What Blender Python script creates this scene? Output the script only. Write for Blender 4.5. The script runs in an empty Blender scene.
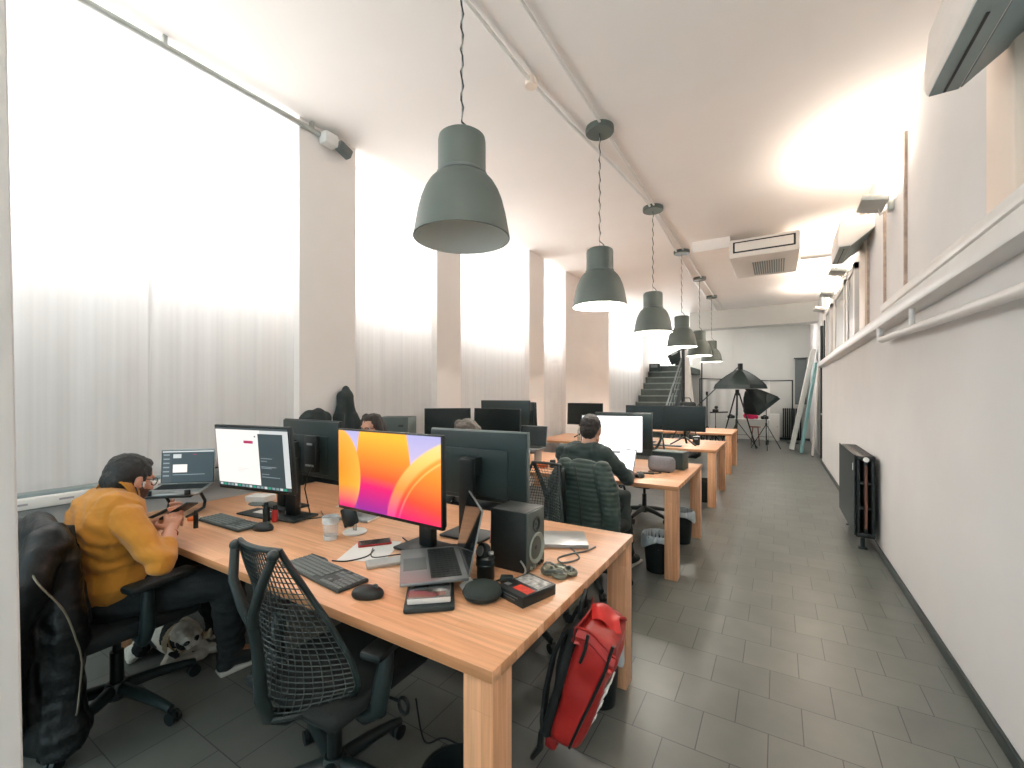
import bpy, bmesh, math, random
from mathutils import Vector as V, Matrix, Euler, noise
sin, cos, pi, rad = math.sin, math.cos, math.pi, math.radians
random.seed(7)
SC = bpy.context.scene
COL = SC.collection

# ------------------------------------------------------------------ materials
def lin(h, k=1.0):
    h = h.lstrip('#')
    o = []
    for i in (0, 2, 4):
        c = int(h[i:i+2], 16) / 255
        o.append((c / 12.92 if c <= .04045 else ((c + .055) / 1.055) ** 2.4) * k)
    return (*o, 1)

def new_mat(name):
    m = bpy.data.materials.new(name); m.use_nodes = True
    nt = m.node_tree
    return m, nt, nt.nodes, nt.links, nt.nodes['Principled BSDF']

def mat(name, col, rough=.5, metal=0., var=.06, scale=8., bump=0., bscale=60., spec=.5, emit=None, es=1., sheen=0.):
    m, nt, N, L, p = new_mat(name)
    p.inputs['Roughness'].default_value = rough
    p.inputs['Metallic'].default_value = metal
    p.inputs['Specular IOR Level'].default_value = spec
    if sheen:
        p.inputs['Sheen Weight'].default_value = sheen
    tc = N.new('ShaderNodeTexCoord')
    n = N.new('ShaderNodeTexNoise'); n.inputs['Scale'].default_value = scale; n.inputs['Detail'].default_value = 4
    L.new(tc.outputs['Object'], n.inputs['Vector'])
    r = N.new('ShaderNodeValToRGB')
    r.color_ramp.elements[0].position = .3; r.color_ramp.elements[1].position = .7
    r.color_ramp.elements[0].color = lin(col, 1 - var); r.color_ramp.elements[1].color = lin(col, 1 + var)
    L.new(n.outputs['Fac'], r.inputs['Fac']); L.new(r.outputs['Color'], p.inputs['Base Color'])
    if bump:
        b = N.new('ShaderNodeTexNoise'); b.inputs['Scale'].default_value = bscale; b.inputs['Detail'].default_value = 3
        L.new(tc.outputs['Object'], b.inputs['Vector'])
        bp = N.new('ShaderNodeBump'); bp.inputs['Strength'].default_value = bump; bp.inputs['Distance'].default_value = .01
        L.new(b.outputs['Fac'], bp.inputs['Height']); L.new(bp.outputs['Normal'], p.inputs['Normal'])
    if emit:
        p.inputs['Emission Color'].default_value = lin(emit); p.inputs['Emission Strength'].default_value = es
    return m

def wood_mat(name, vertical=False):
    m, nt, N, L, p = new_mat(name)
    tc = N.new('ShaderNodeTexCoord')
    vec = tc.outputs['Object']
    if vertical:
        s = N.new('ShaderNodeSeparateXYZ'); L.new(vec, s.inputs[0])
        a = N.new('ShaderNodeMath'); a.operation = 'ADD'; L.new(s.outputs['X'], a.inputs[0]); L.new(s.outputs['Y'], a.inputs[1])
        c = N.new('ShaderNodeCombineXYZ'); L.new(s.outputs['Z'], c.inputs['X']); L.new(a.outputs[0], c.inputs['Y'])
        vec = c.outputs[0]
    b = N.new('ShaderNodeTexBrick'); b.offset = .37; b.offset_frequency = 3; b.squash = 1
    b.inputs['Scale'].default_value = 1; b.inputs['Brick Width'].default_value = .62; b.inputs['Row Height'].default_value = .034 if vertical else .042
    b.inputs['Mortar Size'].default_value = .0004; b.inputs['Mortar Smooth'].default_value = .2
    b.inputs['Color1'].default_value = lin('#dfa47a'); b.inputs['Color2'].default_value = lin('#efb98f'); b.inputs['Mortar'].default_value = lin('#c68e63')
    L.new(vec, b.inputs['Vector'])
    mp = N.new('ShaderNodeMapping'); mp.inputs['Scale'].default_value = (3, 60, 60 if not vertical else 3)
    L.new(vec, mp.inputs['Vector'])
    n = N.new('ShaderNodeTexNoise'); n.inputs['Scale'].default_value = 1.0; n.inputs['Detail'].default_value = 5; L.new(mp.outputs[0], n.inputs['Vector'])
    r = N.new('ShaderNodeValToRGB'); r.color_ramp.elements[0].position = .35; r.color_ramp.elements[1].position = .7
    r.color_ramp.elements[0].color = (.80, .80, .80, 1); r.color_ramp.elements[1].color = (1.05, 1.05, 1.05, 1)
    L.new(n.outputs['Fac'], r.inputs['Fac'])
    mx = N.new('ShaderNodeMix'); mx.data_type = 'RGBA'; mx.blend_type = 'MULTIPLY'; mx.inputs['Factor'].default_value = 1
    L.new(b.outputs['Color'], mx.inputs['A']); L.new(r.outputs['Color'], mx.inputs['B'])
    L.new(mx.outputs['Result'], p.inputs['Base Color'])
    p.inputs['Roughness'].default_value = .34
    return m

def tile_mat():
    m, nt, N, L, p = new_mat('slate_tile')
    tc = N.new('ShaderNodeTexCoord')
    mp = N.new('ShaderNodeMapping'); mp.inputs['Location'].default_value = (.555 + .13 + .26 * 40, -1.69 + .257 * 41, 0)
    L.new(tc.outputs['Object'], mp.inputs['Vector'])
    b = N.new('ShaderNodeTexBrick'); b.offset = .5; b.offset_frequency = 2; b.squash = 1
    b.inputs['Scale'].default_value = 1; b.inputs['Brick Width'].default_value = .26; b.inputs['Row Height'].default_value = .257
    b.inputs['Mortar Size'].default_value = .0022; b.inputs['Mortar Smooth'].default_value = .1
    b.inputs['Color1'].default_value = lin('#5f625e'); b.inputs['Color2'].default_value = lin('#696c67'); b.inputs['Mortar'].default_value = lin('#33383a')
    L.new(mp.outputs[0], b.inputs['Vector'])
    n = N.new('ShaderNodeTexNoise'); n.inputs['Scale'].default_value = 5; n.inputs['Detail'].default_value = 6
    L.new(tc.outputs['Object'], n.inputs['Vector'])
    r = N.new('ShaderNodeValToRGB'); r.color_ramp.elements[0].position = .3; r.color_ramp.elements[1].position = .7
    r.color_ramp.elements[0].color = (.86, .88, .89, 1); r.color_ramp.elements[1].color = (1.06, 1.06, 1.05, 1)
    L.new(n.outputs['Fac'], r.inputs['Fac'])
    mx = N.new('ShaderNodeMix'); mx.data_type = 'RGBA'; mx.blend_type = 'MULTIPLY'; mx.inputs['Factor'].default_value = 1
    L.new(b.outputs['Color'], mx.inputs['A']); L.new(r.outputs['Color'], mx.inputs['B'])
    L.new(mx.outputs['Result'], p.inputs['Base Color'])
    p.inputs['Roughness'].default_value = .33; p.inputs['Specular IOR Level'].default_value = .5
    bp = N.new('ShaderNodeBump'); bp.inputs['Strength'].default_value = .25; bp.inputs['Distance'].default_value = .004
    sub = N.new('ShaderNodeMath'); sub.operation = 'MULTIPLY_ADD'; sub.inputs[1].default_value = -1; L.new(b.outputs['Fac'], sub.inputs[0])
    n2 = N.new('ShaderNodeMath'); n2.operation = 'MULTIPLY'; n2.inputs[1].default_value = .6; L.new(n.outputs['Fac'], n2.inputs[0]); L.new(n2.outputs[0], sub.inputs[2])
    L.new(sub.outputs[0], bp.inputs['Height']); L.new(bp.outputs['Normal'], p.inputs['Normal'])
    return m

def glass_mat(name, tint='#ffffff', gl=.08, rough=.02):
    m, nt, N, L, p = new_mat(name)
    N.remove(p)
    t = N.new('ShaderNodeBsdfTransparent'); t.inputs[0].default_value = lin(tint)
    g = N.new('ShaderNodeBsdfGlossy'); g.inputs['Roughness'].default_value = rough
    lw = N.new('ShaderNodeLayerWeight'); lw.inputs[0].default_value = .35
    ml = N.new('ShaderNodeMath'); ml.operation = 'MULTIPLY_ADD'; ml.inputs[1].default_value = .5; ml.inputs[2].default_value = gl
    L.new(lw.outputs['Fresnel'], ml.inputs[0])
    mx = N.new('ShaderNodeMixShader'); L.new(ml.outputs[0], mx.inputs[0]); L.new(t.outputs[0], mx.inputs[1]); L.new(g.outputs[0], mx.inputs[2])
    L.new(mx.outputs[0], N['Material Output'].inputs['Surface'])
    return m

def cloth_sheer(name):
    m, nt, N, L, p = new_mat(name)
    N.remove(p)
    tc = N.new('ShaderNodeTexCoord')
    mp = N.new('ShaderNodeMapping'); mp.inputs['Scale'].default_value = (1, 22, .25); L.new(tc.outputs['Object'], mp.inputs['Vector'])
    n = N.new('ShaderNodeTexNoise'); n.inputs['Scale'].default_value = 1.5; n.inputs['Detail'].default_value = 4; L.new(mp.outputs[0], n.inputs['Vector'])
    r = N.new('ShaderNodeValToRGB'); r.color_ramp.elements[0].color = (.80, .795, .79, 1); r.color_ramp.elements[1].color = (.87, .865, .86, 1)
    r.color_ramp.elements[0].position = .3; r.color_ramp.elements[1].position = .7
    L.new(n.outputs['Fac'], r.inputs['Fac'])
    d = N.new('ShaderNodeBsdfDiffuse'); t = N.new('ShaderNodeBsdfTranslucent'); tr = N.new('ShaderNodeBsdfTransparent')
    L.new(r.outputs['Color'], d.inputs[0]); L.new(r.outputs['Color'], t.inputs[0])
    a = N.new('ShaderNodeMixShader'); a.inputs[0].default_value = .5; L.new(d.outputs[0], a.inputs[1]); L.new(t.outputs[0], a.inputs[2])
    b = N.new('ShaderNodeMixShader'); b.inputs[0].default_value = .07; L.new(a.outputs[0], b.inputs[1]); L.new(tr.outputs[0], b.inputs[2])
    L.new(b.outputs[0], N['Material Output'].inputs['Surface'])
    return m

def frost_mat(name, col, a):
    m, nt, N, L, p = new_mat(name)
    N.remove(p)
    t = N.new('ShaderNodeBsdfTransparent'); d = N.new('ShaderNodeBsdfPrincipled'); d.inputs['Base Color'].default_value = lin(col); d.inputs['Roughness'].default_value = .15
    mx = N.new('ShaderNodeMixShader'); mx.inputs[0].default_value = a; L.new(t.outputs[0], mx.inputs[1]); L.new(d.outputs[0], mx.inputs[2])
    L.new(mx.outputs[0], N['Material Output'].inputs['Surface'])
    return m

def emis(name, col, s=1.0, base='#000000'):
    return mat(name, base, .4, var=0, emit=col, es=s)

def petals_mat():
    """abstract orange / magenta petals shown on the bright screen"""
    m, nt, N, L, p = new_mat('screen_petals')
    p.inputs['Base Color'].default_value = (0, 0, 0, 1); p.inputs['Roughness'].default_value = .4
    tc = N.new('ShaderNodeTexCoord'); s = N.new('ShaderNodeSeparateXYZ'); L.new(tc.outputs['Generated'], s.inputs[0])
    X, Z = s.outputs['X'], s.outputs['Z']
    def mth(op, a, b=0., c=None):
        n = N.new('ShaderNodeMath'); n.operation = op
        for i, v in enumerate((a, b) if c is None else (a, b, c)):
            if isinstance(v, (int, float)): n.inputs[i].default_value = v
            else: L.new(v, n.inputs[i])
        return n.outputs[0]
    def ramp(fac, stops):
        r = N.new('ShaderNodeValToRGB'); e = r.color_ramp.elements
        while len(e) < len(stops): e.new(.5)
        for k, (pos, c) in enumerate(stops):
            e[k].position = pos; e[k].color = lin(c)
        L.new(fac, r.inputs['Fac']); return r.outputs['Color']
    def mix(f, a, b):
        n = N.new('ShaderNodeMix'); n.data_type = 'RGBA'; L.new(f, n.inputs['Factor']); L.new(a, n.inputs['A']); L.new(b, n.inputs['B']); return n.outputs['Result']
    def dist(cx, cz, sx, sz):
        dx = mth('MULTIPLY', mth('SUBTRACT', X, cx), sx); dz = mth('MULTIPLY', mth('SUBTRACT', Z, cz), sz)
        return mth('SQRT', mth('ADD', mth('MULTIPLY', dx, dx), mth('MULTIPLY', dz, dz)))
    back = ramp(Z, [(0, '#8f2a8a'), (.6, '#c9b9d8'), (1, '#a9a6d4')])
    mid = ramp(mth('ADD', Z, mth('MULTIPLY', X, .12)), [(0, '#7d2a92'), (.16, '#b02083'), (.36, '#e0176a'), (.5, '#fb5a2c'), (.75, '#ff8c22'), (1, '#ffb02c')])
    lf = ramp(dist(.0, .5, 2.6, 1.25), [(0, '#ff8a1e'), (.35, '#ff9a2c'), (.6, '#fda63a'), (.75, '#f5c35a'), (1, '#f2d28a')])
    rt = ramp(mth('ADD', mth('MULTIPLY', Z, .75), mth('MULTIPLY', X, .22)), [(0, '#d81b86'), (.18, '#ec1f62'), (.34, '#fb4a2c'), (.6, '#ff8a24'), (1, '#fbb04a')])
    band = ramp(Z, [(0, '#ee3f8d'), (.35, '#ff8f3f'), (.7, '#fcc667'), (1, '#f4d98e')])
    def step(v, w=.012):
        n = N.new('ShaderNodeMapRange'); n.interpolation_type = 'SMOOTHSTEP'; n.inputs['From Min'].default_value = -w; n.inputs['From Max'].default_value = w
        L.new(v, n.inputs['Value']); return n.outputs[0]
    c = mix(step(mth('SUBTRACT', .40, dist(.47, .40, 1.45, .35))), back, mid)
    c = mix(step(mth('SUBTRACT', .5, dist(-.02, .42, 1.9, .82))), c, mix_in(lf, N, L, Z, lin('#d6246f')))
    d2 = dist(1.45, -.15, 1.0, .77); d2b = dist(1.49, -.24, 1.0, .77)
    c = mix(step(mth('SUBTRACT', .94, d2)), c, band)
    c = mix(step(mth('SUBTRACT', .915, d2b), .02), c, rt)
    d3 = mth('ABSOLUTE', mth('SUBTRACT', d2b, .875))
    c = mix(step(mth('SUBTRACT', .007, d3), .008), c, band)
    L.new(c, p.inputs['Emission Color']); p.inputs['Emission Strength'].default_value = .76
    return m

def mix_in(col, N, L, Z, c2):
    n = N.new('ShaderNodeMix'); n.data_type = 'RGBA'
    mr = N.new('ShaderNodeMapRange'); mr.inputs['From Min'].default_value = .30; mr.inputs['From Max'].default_value = .02
    L.new(Z, mr.inputs['Value']); L.new(mr.outputs[0], n.inputs['Factor']); L.new(col, n.inputs['A']); n.inputs['B'].default_value = c2
    return n.outputs['Result']

# ------------------------------------------------------------------ mesh builder
def frame_for(d):
    d = d.normalized(); up = V((0, 0, 1)) if abs(d.z) < .95 else V((0, 1, 0))
    x = up.cross(d).normalized(); y = d.cross(x)
    return Matrix((x, y, d)).transposed()

class B:
    def __init__(s): s.bm = bmesh.new()
    def merge(s, bm, mtx=None, m=0):
        if mtx is not None: bmesh.ops.transform(bm, matrix=mtx, verts=bm.verts)
        for f in bm.faces: f.material_index = m
        t = bpy.data.meshes.new('t'); bm.to_mesh(t); bm.free(); s.bm.from_mesh(t); bpy.data.meshes.remove(t)
        return s
    def box(s, c, d, rot=(0, 0, 0), bev=0., seg=2, m=0, taper=None):
        bm = bmesh.new(); bmesh.ops.create_cube(bm, size=1)
        for v in bm.verts:
            v.co = V((v.co.x * d[0], v.co.y * d[1], v.co.z * d[2]))
            if taper and v.co.z > 0: v.co.x *= taper[0]; v.co.y *= taper[1]
        if bev:
            bmesh.ops.bevel(bm, geom=bm.edges[:], offset=min(bev, min(d) * .49), segments=seg, affect='EDGES', profile=.5)
        r = rot if isinstance(rot, Matrix) else Euler(rot).to_matrix()
        return s.merge(bm, Matrix.Translation(c) @ r.to_4x4(), m)
    def span(s, a, b, bev=0., m=0, seg=2):
        return s.box([(a[i] + b[i]) / 2 for i in range(3)], [abs(b[i] - a[i]) for i in range(3)], bev=bev, m=m, seg=seg)
    def cyl(s, p, q, r, r2=None, n=16, m=0, caps=True):
        p, q = V(p), V(q); bm = bmesh.new()
        bmesh.ops.create_cone(bm, cap_ends=caps, segments=n, radius1=r, radius2=r if r2 is None else r2, depth=(q - p).length)
        return s.merge(bm, Matrix.Translation((p + q) / 2) @ frame_for(q - p).to_4x4(), m)
    def bar(s, p, q, w, h, bev=0., m=0, roll=0.):
        """box beam from p to q, w across, h in the other direction"""
        p, q = V(p), V(q)
        r = frame_for(q - p) @ Matrix.Rotation(roll, 3, 'Z')
        return s.box((p + q) / 2, (w, h, (q - p).length), r, bev, 2, m)
    def sph(s, c, r, rot=None, sub=3, m=0):
        bm = bmesh.new(); bmesh.ops.create_icosphere(bm, subdivisions=sub, radius=1)
        r = (r, r, r) if isinstance(r, (int, float)) else r
        M_ = Matrix.Translation(c) @ ((rot.to_4x4() if isinstance(rot, Matrix) else Euler(rot).to_matrix().to_4x4()) if rot is not None else Matrix()) @ Matrix.Diagonal((*r, 1))
        return s.merge(bm, M_, m)
    def cap(s, p, q, r, r2=None, sub=2, m=0):
        r2 = r if r2 is None else r2
        s.sph(p, r, sub=sub, m=m); s.sph(q, r2, sub=sub, m=m)
        if (V(q) - V(p)).length > 1e-5: s.cyl(p, q, r, r2, n=16, m=m)
        return s
    def chain(s, pts, rs, sub=2, m=0):
        for i in range(len(pts) - 1): s.cap(pts[i], pts[i+1], rs[i], rs[i+1], sub, m)
        return s
    def tube(s, pts, r, n=8, m=0, closed=False, caps=True):
        pts = [V(p) for p in pts]; k = len(pts)
        rs = r if isinstance(r, (list, tuple)) else [r] * k
        bm = bmesh.new(); rings = []; x = None
        for i in range(k):
            a = pts[(i - 1) % k] if (closed or i) else pts[i]; b = pts[(i + 1) % k] if (closed or i < k - 1) else pts[i]
            t = (b - a)
            t = t.normalized() if t.length > 1e-9 else V((0, 0, 1))
            if x is None: x = frame_for(t).col[0].copy()
            x = (x - t * x.dot(t)); x = x.normalized() if x.length > 1e-6 else frame_for(t).col[0].copy()
            y = t.cross(x)
            rings.append([bm.verts.new(pts[i] + (x * cos(2*pi*j/n) + y * sin(2*pi*j/n)) * rs[i]) for j in range(n)])
        for i in range(k if closed else k - 1):
            A, Bq = rings[i], rings[(i + 1) % k]
            for j in range(n): bm.faces.new((A[j], A[(j+1) % n], Bq[(j+1) % n], Bq[j]))
        if caps and not closed:
            bm.faces.new(rings[0][::-1]); bm.faces.new(rings[-1])
        return s.merge(bm, None, m)
    def lathe(s, prof, n=32, mtx=None, m=0, close=False):
        bm = bmesh.new(); rings = []
        for r, z in prof:
            rings.append([bm.verts.new((r * cos(2*pi*j/n), r * sin(2*pi*j/n), z)) for j in range(n)] if r > 1e-6 else [bm.verts.new((0, 0, z))])
        k = len(rings)
        for i in range(k if close else k - 1):
            A, Bq = rings[i], rings[(i + 1) % k]
            for j in range(n):
                q = [A[j % len(A)], A[(j+1) % len(A)], Bq[(j+1) % len(Bq)], Bq[j % len(Bq)]]
                u = []
                for v in q:
                    if v not in u: u.append(v)
                if len(u) > 2: bm.faces.new(u)
        return s.merge(bm, mtx, m)
    def prism(s, poly, d, mtx=None, m=0, bev=0.):
        """polygon in XY extruded along +Z by d"""
        bm = bmesh.new(); a = [bm.verts.new((x, y, 0)) for x, y in poly]; b = [bm.verts.new((x, y, d)) for x, y in poly]; k = len(poly)
        bm.faces.new(a[::-1]); bm.faces.new(b)
        for i in range(k): bm.faces.new((a[i], a[(i+1) % k], b[(i+1) % k], b[i]))
        bmesh.ops.recalc_face_normals(bm, faces=bm.faces[:])
        if bev: bmesh.ops.bevel(bm, geom=bm.edges[:], offset=bev, segments=2, affect='EDGES', profile=.5)
        return s.merge(bm, mtx, m)
    def grid(s, f, nu, nv, cu=False, m=0, thick=0.):
        bm = bmesh.new()
        g = [[bm.verts.new(f(i / nu, j / nv)) for j in range(nv + 1)] for i in range(nu if cu else nu + 1)]
        for i in range(nu):
            A, Bq = g[i], g[(i + 1) % len(g)]
            for j in range(nv): bm.faces.new((A[j], Bq[j], Bq[j+1], A[j+1]))
        if thick:
            bm.normal_update(); bmesh.ops.solidify(bm, geom=bm.faces[:], thickness=thick)
        return s.merge(bm, None, m)
    def mesh(s, name='m'):
        me = bpy.data.meshes.new(name); s.bm.to_mesh(me); s.bm.free(); return me
    def done(s, name, mats, parent=None, loc=(0, 0, 0), rot=(0, 0, 0), ang=38, fix=True):
        if fix: bmesh.ops.recalc_face_normals(s.bm, faces=s.bm.faces[:])
        return link(s.mesh(name), name, mats, parent, loc, rot, ang)

def link(me, name, mats, parent=None, loc=(0, 0, 0), rot=(0, 0, 0), ang=38):
    o = bpy.data.objects.new(name, me); COL.objects.link(o)
    for q in (mats if isinstance(mats, (list, tuple)) else [mats]): me.materials.append(q)
    me.polygons.foreach_set('use_smooth', [True] * len(me.polygons)); me.set_sharp_from_angle(angle=rad(ang))
    o.location = loc; o.rotation_euler = rot
    if parent: o.parent = parent
    return o

def tag(o, label, cat, group=None, kind=None):
    o['label'] = label; o['category'] = cat
    if group: o['group'] = group
    if kind: o['kind'] = kind
    return o

def thing(name, label, cat, loc=(0, 0, 0), rz=0., group=None):
    o = bpy.data.objects.new(name, None); COL.objects.link(o)
    o.location = loc; o.rotation_euler = (0, 0, rz); o.empty_display_size = .1
    return tag(o, label, cat, group)

def struct(b, name, mats, loc=(0, 0, 0), ang=30):
    o = b.done(name, mats, None, loc, (0, 0, 0), ang); o['kind'] = 'structure'
    return o

def dup(root, loc, rz, label):
    r = root.copy(); COL.objects.link(r); r.location = loc; r.rotation_euler = (0, 0, rz); r['label'] = label
    for ch in list(root.children):
        c = ch.copy(); COL.objects.link(c); c.parent = r
        for g in list(ch.children):
            d = g.copy(); COL.objects.link(d); d.parent = c
    return r

def baked(me, *mods):
    """evaluate modifiers on a mesh and return the finished mesh"""
    o = bpy.data.objects.new('tmp', me); COL.objects.link(o)
    for typ, kw in mods:
        q = o.modifiers.new('m', typ)
        for k, v in kw.items(): setattr(q, k, v)
    bpy.context.view_layer.update()
    dg = bpy.context.evaluated_depsgraph_get()
    out = bpy.data.meshes.new_from_object(o.evaluated_get(dg))
    bpy.data.objects.remove(o); bpy.data.meshes.remove(me)
    return out

def fused(b, voxel, it=4, disp=None, fac=.5):
    """one continuous surface from overlapping solids; disp(co, normal) -> offset along the normal"""
    me = baked(b.mesh(), ('REMESH', dict(mode='VOXEL', voxel_size=voxel)), ('SMOOTH', dict(factor=fac, iterations=it)))
    if disp:
        me.update()
        nr = [v.normal.copy() for v in me.vertices]
        for v, n in zip(me.vertices, nr): v.co = v.co + n * disp(v.co.copy(), n)
    return me

def paint(me, f):
    """material index per face from its centre"""
    for p in me.polygons: p.material_index = f(p.center)
    return me

def fbm(p, s, o=3):
    return noise.fractal(V(p) * s, 1.0, 2.0, o)
# ------------------------------------------------------------------ camera, world
H = 1.48
YAW = 31.3
cam_d = bpy.data.cameras.new('camera'); cam = bpy.data.objects.new('camera', cam_d); COL.objects.link(cam)
cam.location = (0, 0, H); cam.rotation_euler = (rad(90), 0, rad(YAW))
cam_d.sensor_width = 36; cam_d.lens = 437 / 1024 * 36; cam_d.shift_y = 10 / 1024; cam_d.clip_start = .02
SC.camera = cam
vs = SC.view_settings
vs.view_transform = 'Standard'; vs.look = 'None'; vs.gamma = 1; vs.use_curve_mapping = False; vs.exposure = 0.82
SC.cycles.use_denoising = True
SC.cycles.max_bounces = 10; SC.cycles.diffuse_bounces = 6; SC.cycles.transparent_max_bounces = 12
SC.cycles.sample_clamp_indirect = 6
w = bpy.data.worlds.new('sky'); SC.world = w; w.use_nodes = True
bg = w.node_tree.nodes['Background']; bg.inputs[0].default_value = (.74, .95, 1.0, 1); bg.inputs[1].default_value = 1.1

# ------------------------------------------------------------------ materials
M = {}
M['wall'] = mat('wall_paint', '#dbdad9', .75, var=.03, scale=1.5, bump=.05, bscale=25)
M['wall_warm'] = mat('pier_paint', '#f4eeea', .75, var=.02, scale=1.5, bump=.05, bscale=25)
M['ceil'] = mat('ceiling_paint', '#f7f2ee', .8, var=.025, scale=.8)
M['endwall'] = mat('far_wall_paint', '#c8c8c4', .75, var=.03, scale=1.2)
M['trim'] = mat('white_gloss_paint', '#e0dedb', .4, var=.03, scale=4)
M['cream'] = mat('cream_wood_paint', '#ecdccd', .5, var=.03, scale=3)
M['groove'] = mat('old_wood_edge', '#b5a396', .8, var=.25, scale=14)
M['base'] = mat('dark_skirting', '#23302f', .4, var=.1)
M['floor'] = tile_mat()
M['glass'] = glass_mat('window_glass')
M['pane_grey'] = mat('grey_reflecting_pane', '#a4a5a3', .3, var=.05, scale=2)
M['sheer'] = cloth_sheer('sheer_white_curtain')
M['metal'] = mat('galvanised_metal', '#b4b7b4', .35, .4, var=.08)
M['black'] = mat('black_plastic', '#121b1c', .42, var=.1)
M['black_gloss'] = mat('black_gloss', '#0e1413', .15, var=.05)
M['dark'] = mat('dark_grey_plastic', '#1e2c2d', .5, var=.08)
M['grey'] = mat('mid_grey_plastic', '#5d6565', .5, var=.06)
M['silver'] = mat('brushed_silver', '#a8abaa', .33, .7, var=.04, scale=30)
M['alu'] = mat('space_grey_aluminium', '#8b8f90', .36, .6, var=.03, scale=20)
M['white'] = mat('white_plastic', '#e3e3e0', .4, var=.02)
M['paper'] = mat('white_paper', '#e6e3de', .8, var=.03)
M['wood'] = wood_mat('butcher_block_top')
M['woodv'] = wood_mat('butcher_block_leg', True)
M['ac_white'] = mat('ivory_plastic', '#e2ddd7', .45, var=.02)
M['ac_under'] = mat('grey_green_plastic', '#8d9c9d', .5, var=.05)

# ------------------------------------------------------------------ floor, ceiling, walls
CEIL = 3.8
struct(B().span((-4.1, -2.5, -.1), (1.2, 17, 0)), 'floor', M['floor'])
b = B().span((-4.1, -2.5, CEIL), (1.2, 17, CEIL + .15))
struct(b, 'ceiling', M['ceil'])
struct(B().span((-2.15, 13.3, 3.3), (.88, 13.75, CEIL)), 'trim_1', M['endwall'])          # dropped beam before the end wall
struct(B().span((-1.12, 7.15, 3.64), (-.6, 7.95, CEIL)), 'trim_2', M['ceil'])             # boxed duct feeding the ceiling unit

# left wall: piers and the wall under and over the high windows
NX0, NX1, PX = -4.05, -3.86, -3.42        # outer face, niche face, pier face
niches = [(-2.5, 2.2), (2.77, 3.93), (4.38, 6.16), (6.68, 7.58), (10.06, 13.1)]
wz0, wz1 = 2.38, 3.53
b = B()
y = -2.5
for a, c in niches:
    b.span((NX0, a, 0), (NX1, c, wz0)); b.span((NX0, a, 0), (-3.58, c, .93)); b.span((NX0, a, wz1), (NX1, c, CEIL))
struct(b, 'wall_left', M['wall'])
b = B()
for a, c in zip([n[1] for n in niches], [n[0] for n in niches[1:]] + [17]):
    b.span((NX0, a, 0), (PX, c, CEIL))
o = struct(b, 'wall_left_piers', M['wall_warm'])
o.name = 'wall_left.001'
for k, (a, c) in enumerate(niches):
    r = bpy.data.objects.new('window_%d' % (k + 1), None); COL.objects.link(r); r['kind'] = 'structure'; r.location = (NX0 + .06, a, wz0)
    L_ = c - a; hh = wz1 - wz0
    f = B()
    for z in (.03, hh - .03, hh * .5): f.span((-.02, 0, z - .025), (.03, L_, z + .025))
    n = max(2, round(L_ / .45))
    for i in range(n + 1):
        yy = min(max(i * L_ / n, .025), L_ - .025); f.span((-.02, yy - .02, 0), (.03, yy + .02, hh))
    f.done('window_frame', M['trim'], r)
    B().span((0, 0, 0), (.006, L_, hh)).done('window_pane', M['glass'], r)

# end wall with a window over the stair landing
b = B()
b.span((-3.9, 16.7, 0), (1.2, 16.9, 2.5)); b.span((-3.9, 16.7, 3.7), (1.2, 16.9, CEIL)); b.span((-2.6, 16.7, 2.5), (1.2, 16.9, 3.7))
for x in (-2.0, -1.3, -.35, .35): b.span((x - .012, 16.685, .1), (x + .012, 16.7, 3.75))
b.span((-2.2, 16.68, 1.86), (-.2, 16.7, 1.9))
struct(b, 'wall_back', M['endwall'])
r = bpy.data.objects.new('window_6', None); COL.objects.link(r); r['kind'] = 'structure'; r.location = (-3.42, 16.75, 2.5)
f = B()
for x in (.02, .4, .8): f.span((x - .02, -.03, 0), (x + .02, .03, 1.2))
for z in (.02, .6, 1.18): f.span((0, -.03, z - .02), (.82, .03, z + .02))
f.done('window_frame', M['trim'], r); B().span((0, 0, 0), (.82, .006, 1.2)).done('window_pane', M['glass'], r)

# right wall
RX = .81
b = B()
b.span((RX, -2.5, 0), (1.1, 11.4, 2.05))
b.span((RX + .09, -2.5, 2.05), (1.1, 11.4, CEIL))
b.span((RX + .06, 12.35, 0), (1.1, 16.7, CEIL)); b.span((RX + .09, 11.4, 3.05), (1.1, 12.35, CEIL))
struct(b, 'wall_right', M['wall'])
r = bpy.data.objects.new('door_1', None); COL.objects.link(r); r['kind'] = 'structure'; r.location = (RX + .06, 11.4, 0)
B().span((.03, .02, 0), (.08, .93, 3.05)).done('door_leaf', M['base'], r)
f = B(); f.span((-.03, 0, 0), (.09, .06, 3.05)); f.span((-.03, .89, 0), (.09, .95, 3.05)); f.done('door_frame', M['dark'], r)
B().span((-.03, .7, 1.0), (.03, .84, 1.04), bev=.01).done('door_handle', M['metal'], r)
struct(B().span((RX - .014, -2.5, 0), (RX, 11.4, .065), bev=.004), 'baseboard_right', M['base'])
struct(B().span((-3.6, 16.685, 0), (1.0, 16.7, .07)), 'baseboard_back', M['base'])
struct(B().span((RX - .035, -2.5, 2.2), (RX + .09, 5.0, 2.265), bev=.012).span((RX - .01, -2.5, 2.12), (RX + .09, 5.0, 2.2), bev=.004), 'trim_3', M['trim'])
struct(B().span((RX - .1, -2.5, 2.03), (RX + .02, 11.2, 2.135), bev=.02), 'trim_4', M['trim'])
b = B()
b.span((RX + .03, 2.64, 2.2), (RX + .1, 2.93, CEIL), bev=.01)
b.span((RX + .05, 6.45, 2.13), (RX + .1, 6.85, CEIL), bev=.01)
struct(b, 'trim_5', M['cream'])
b = B()
for yy, ww in ((2.60, .012), (4.71, .03), (5.52, .035), (6.42, .02)): b.span((RX + .07, yy - ww / 2, 2.2), (RX + .1, yy + ww / 2, 3.62))
struct(b, 'trim_6', M['groove'])
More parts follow.
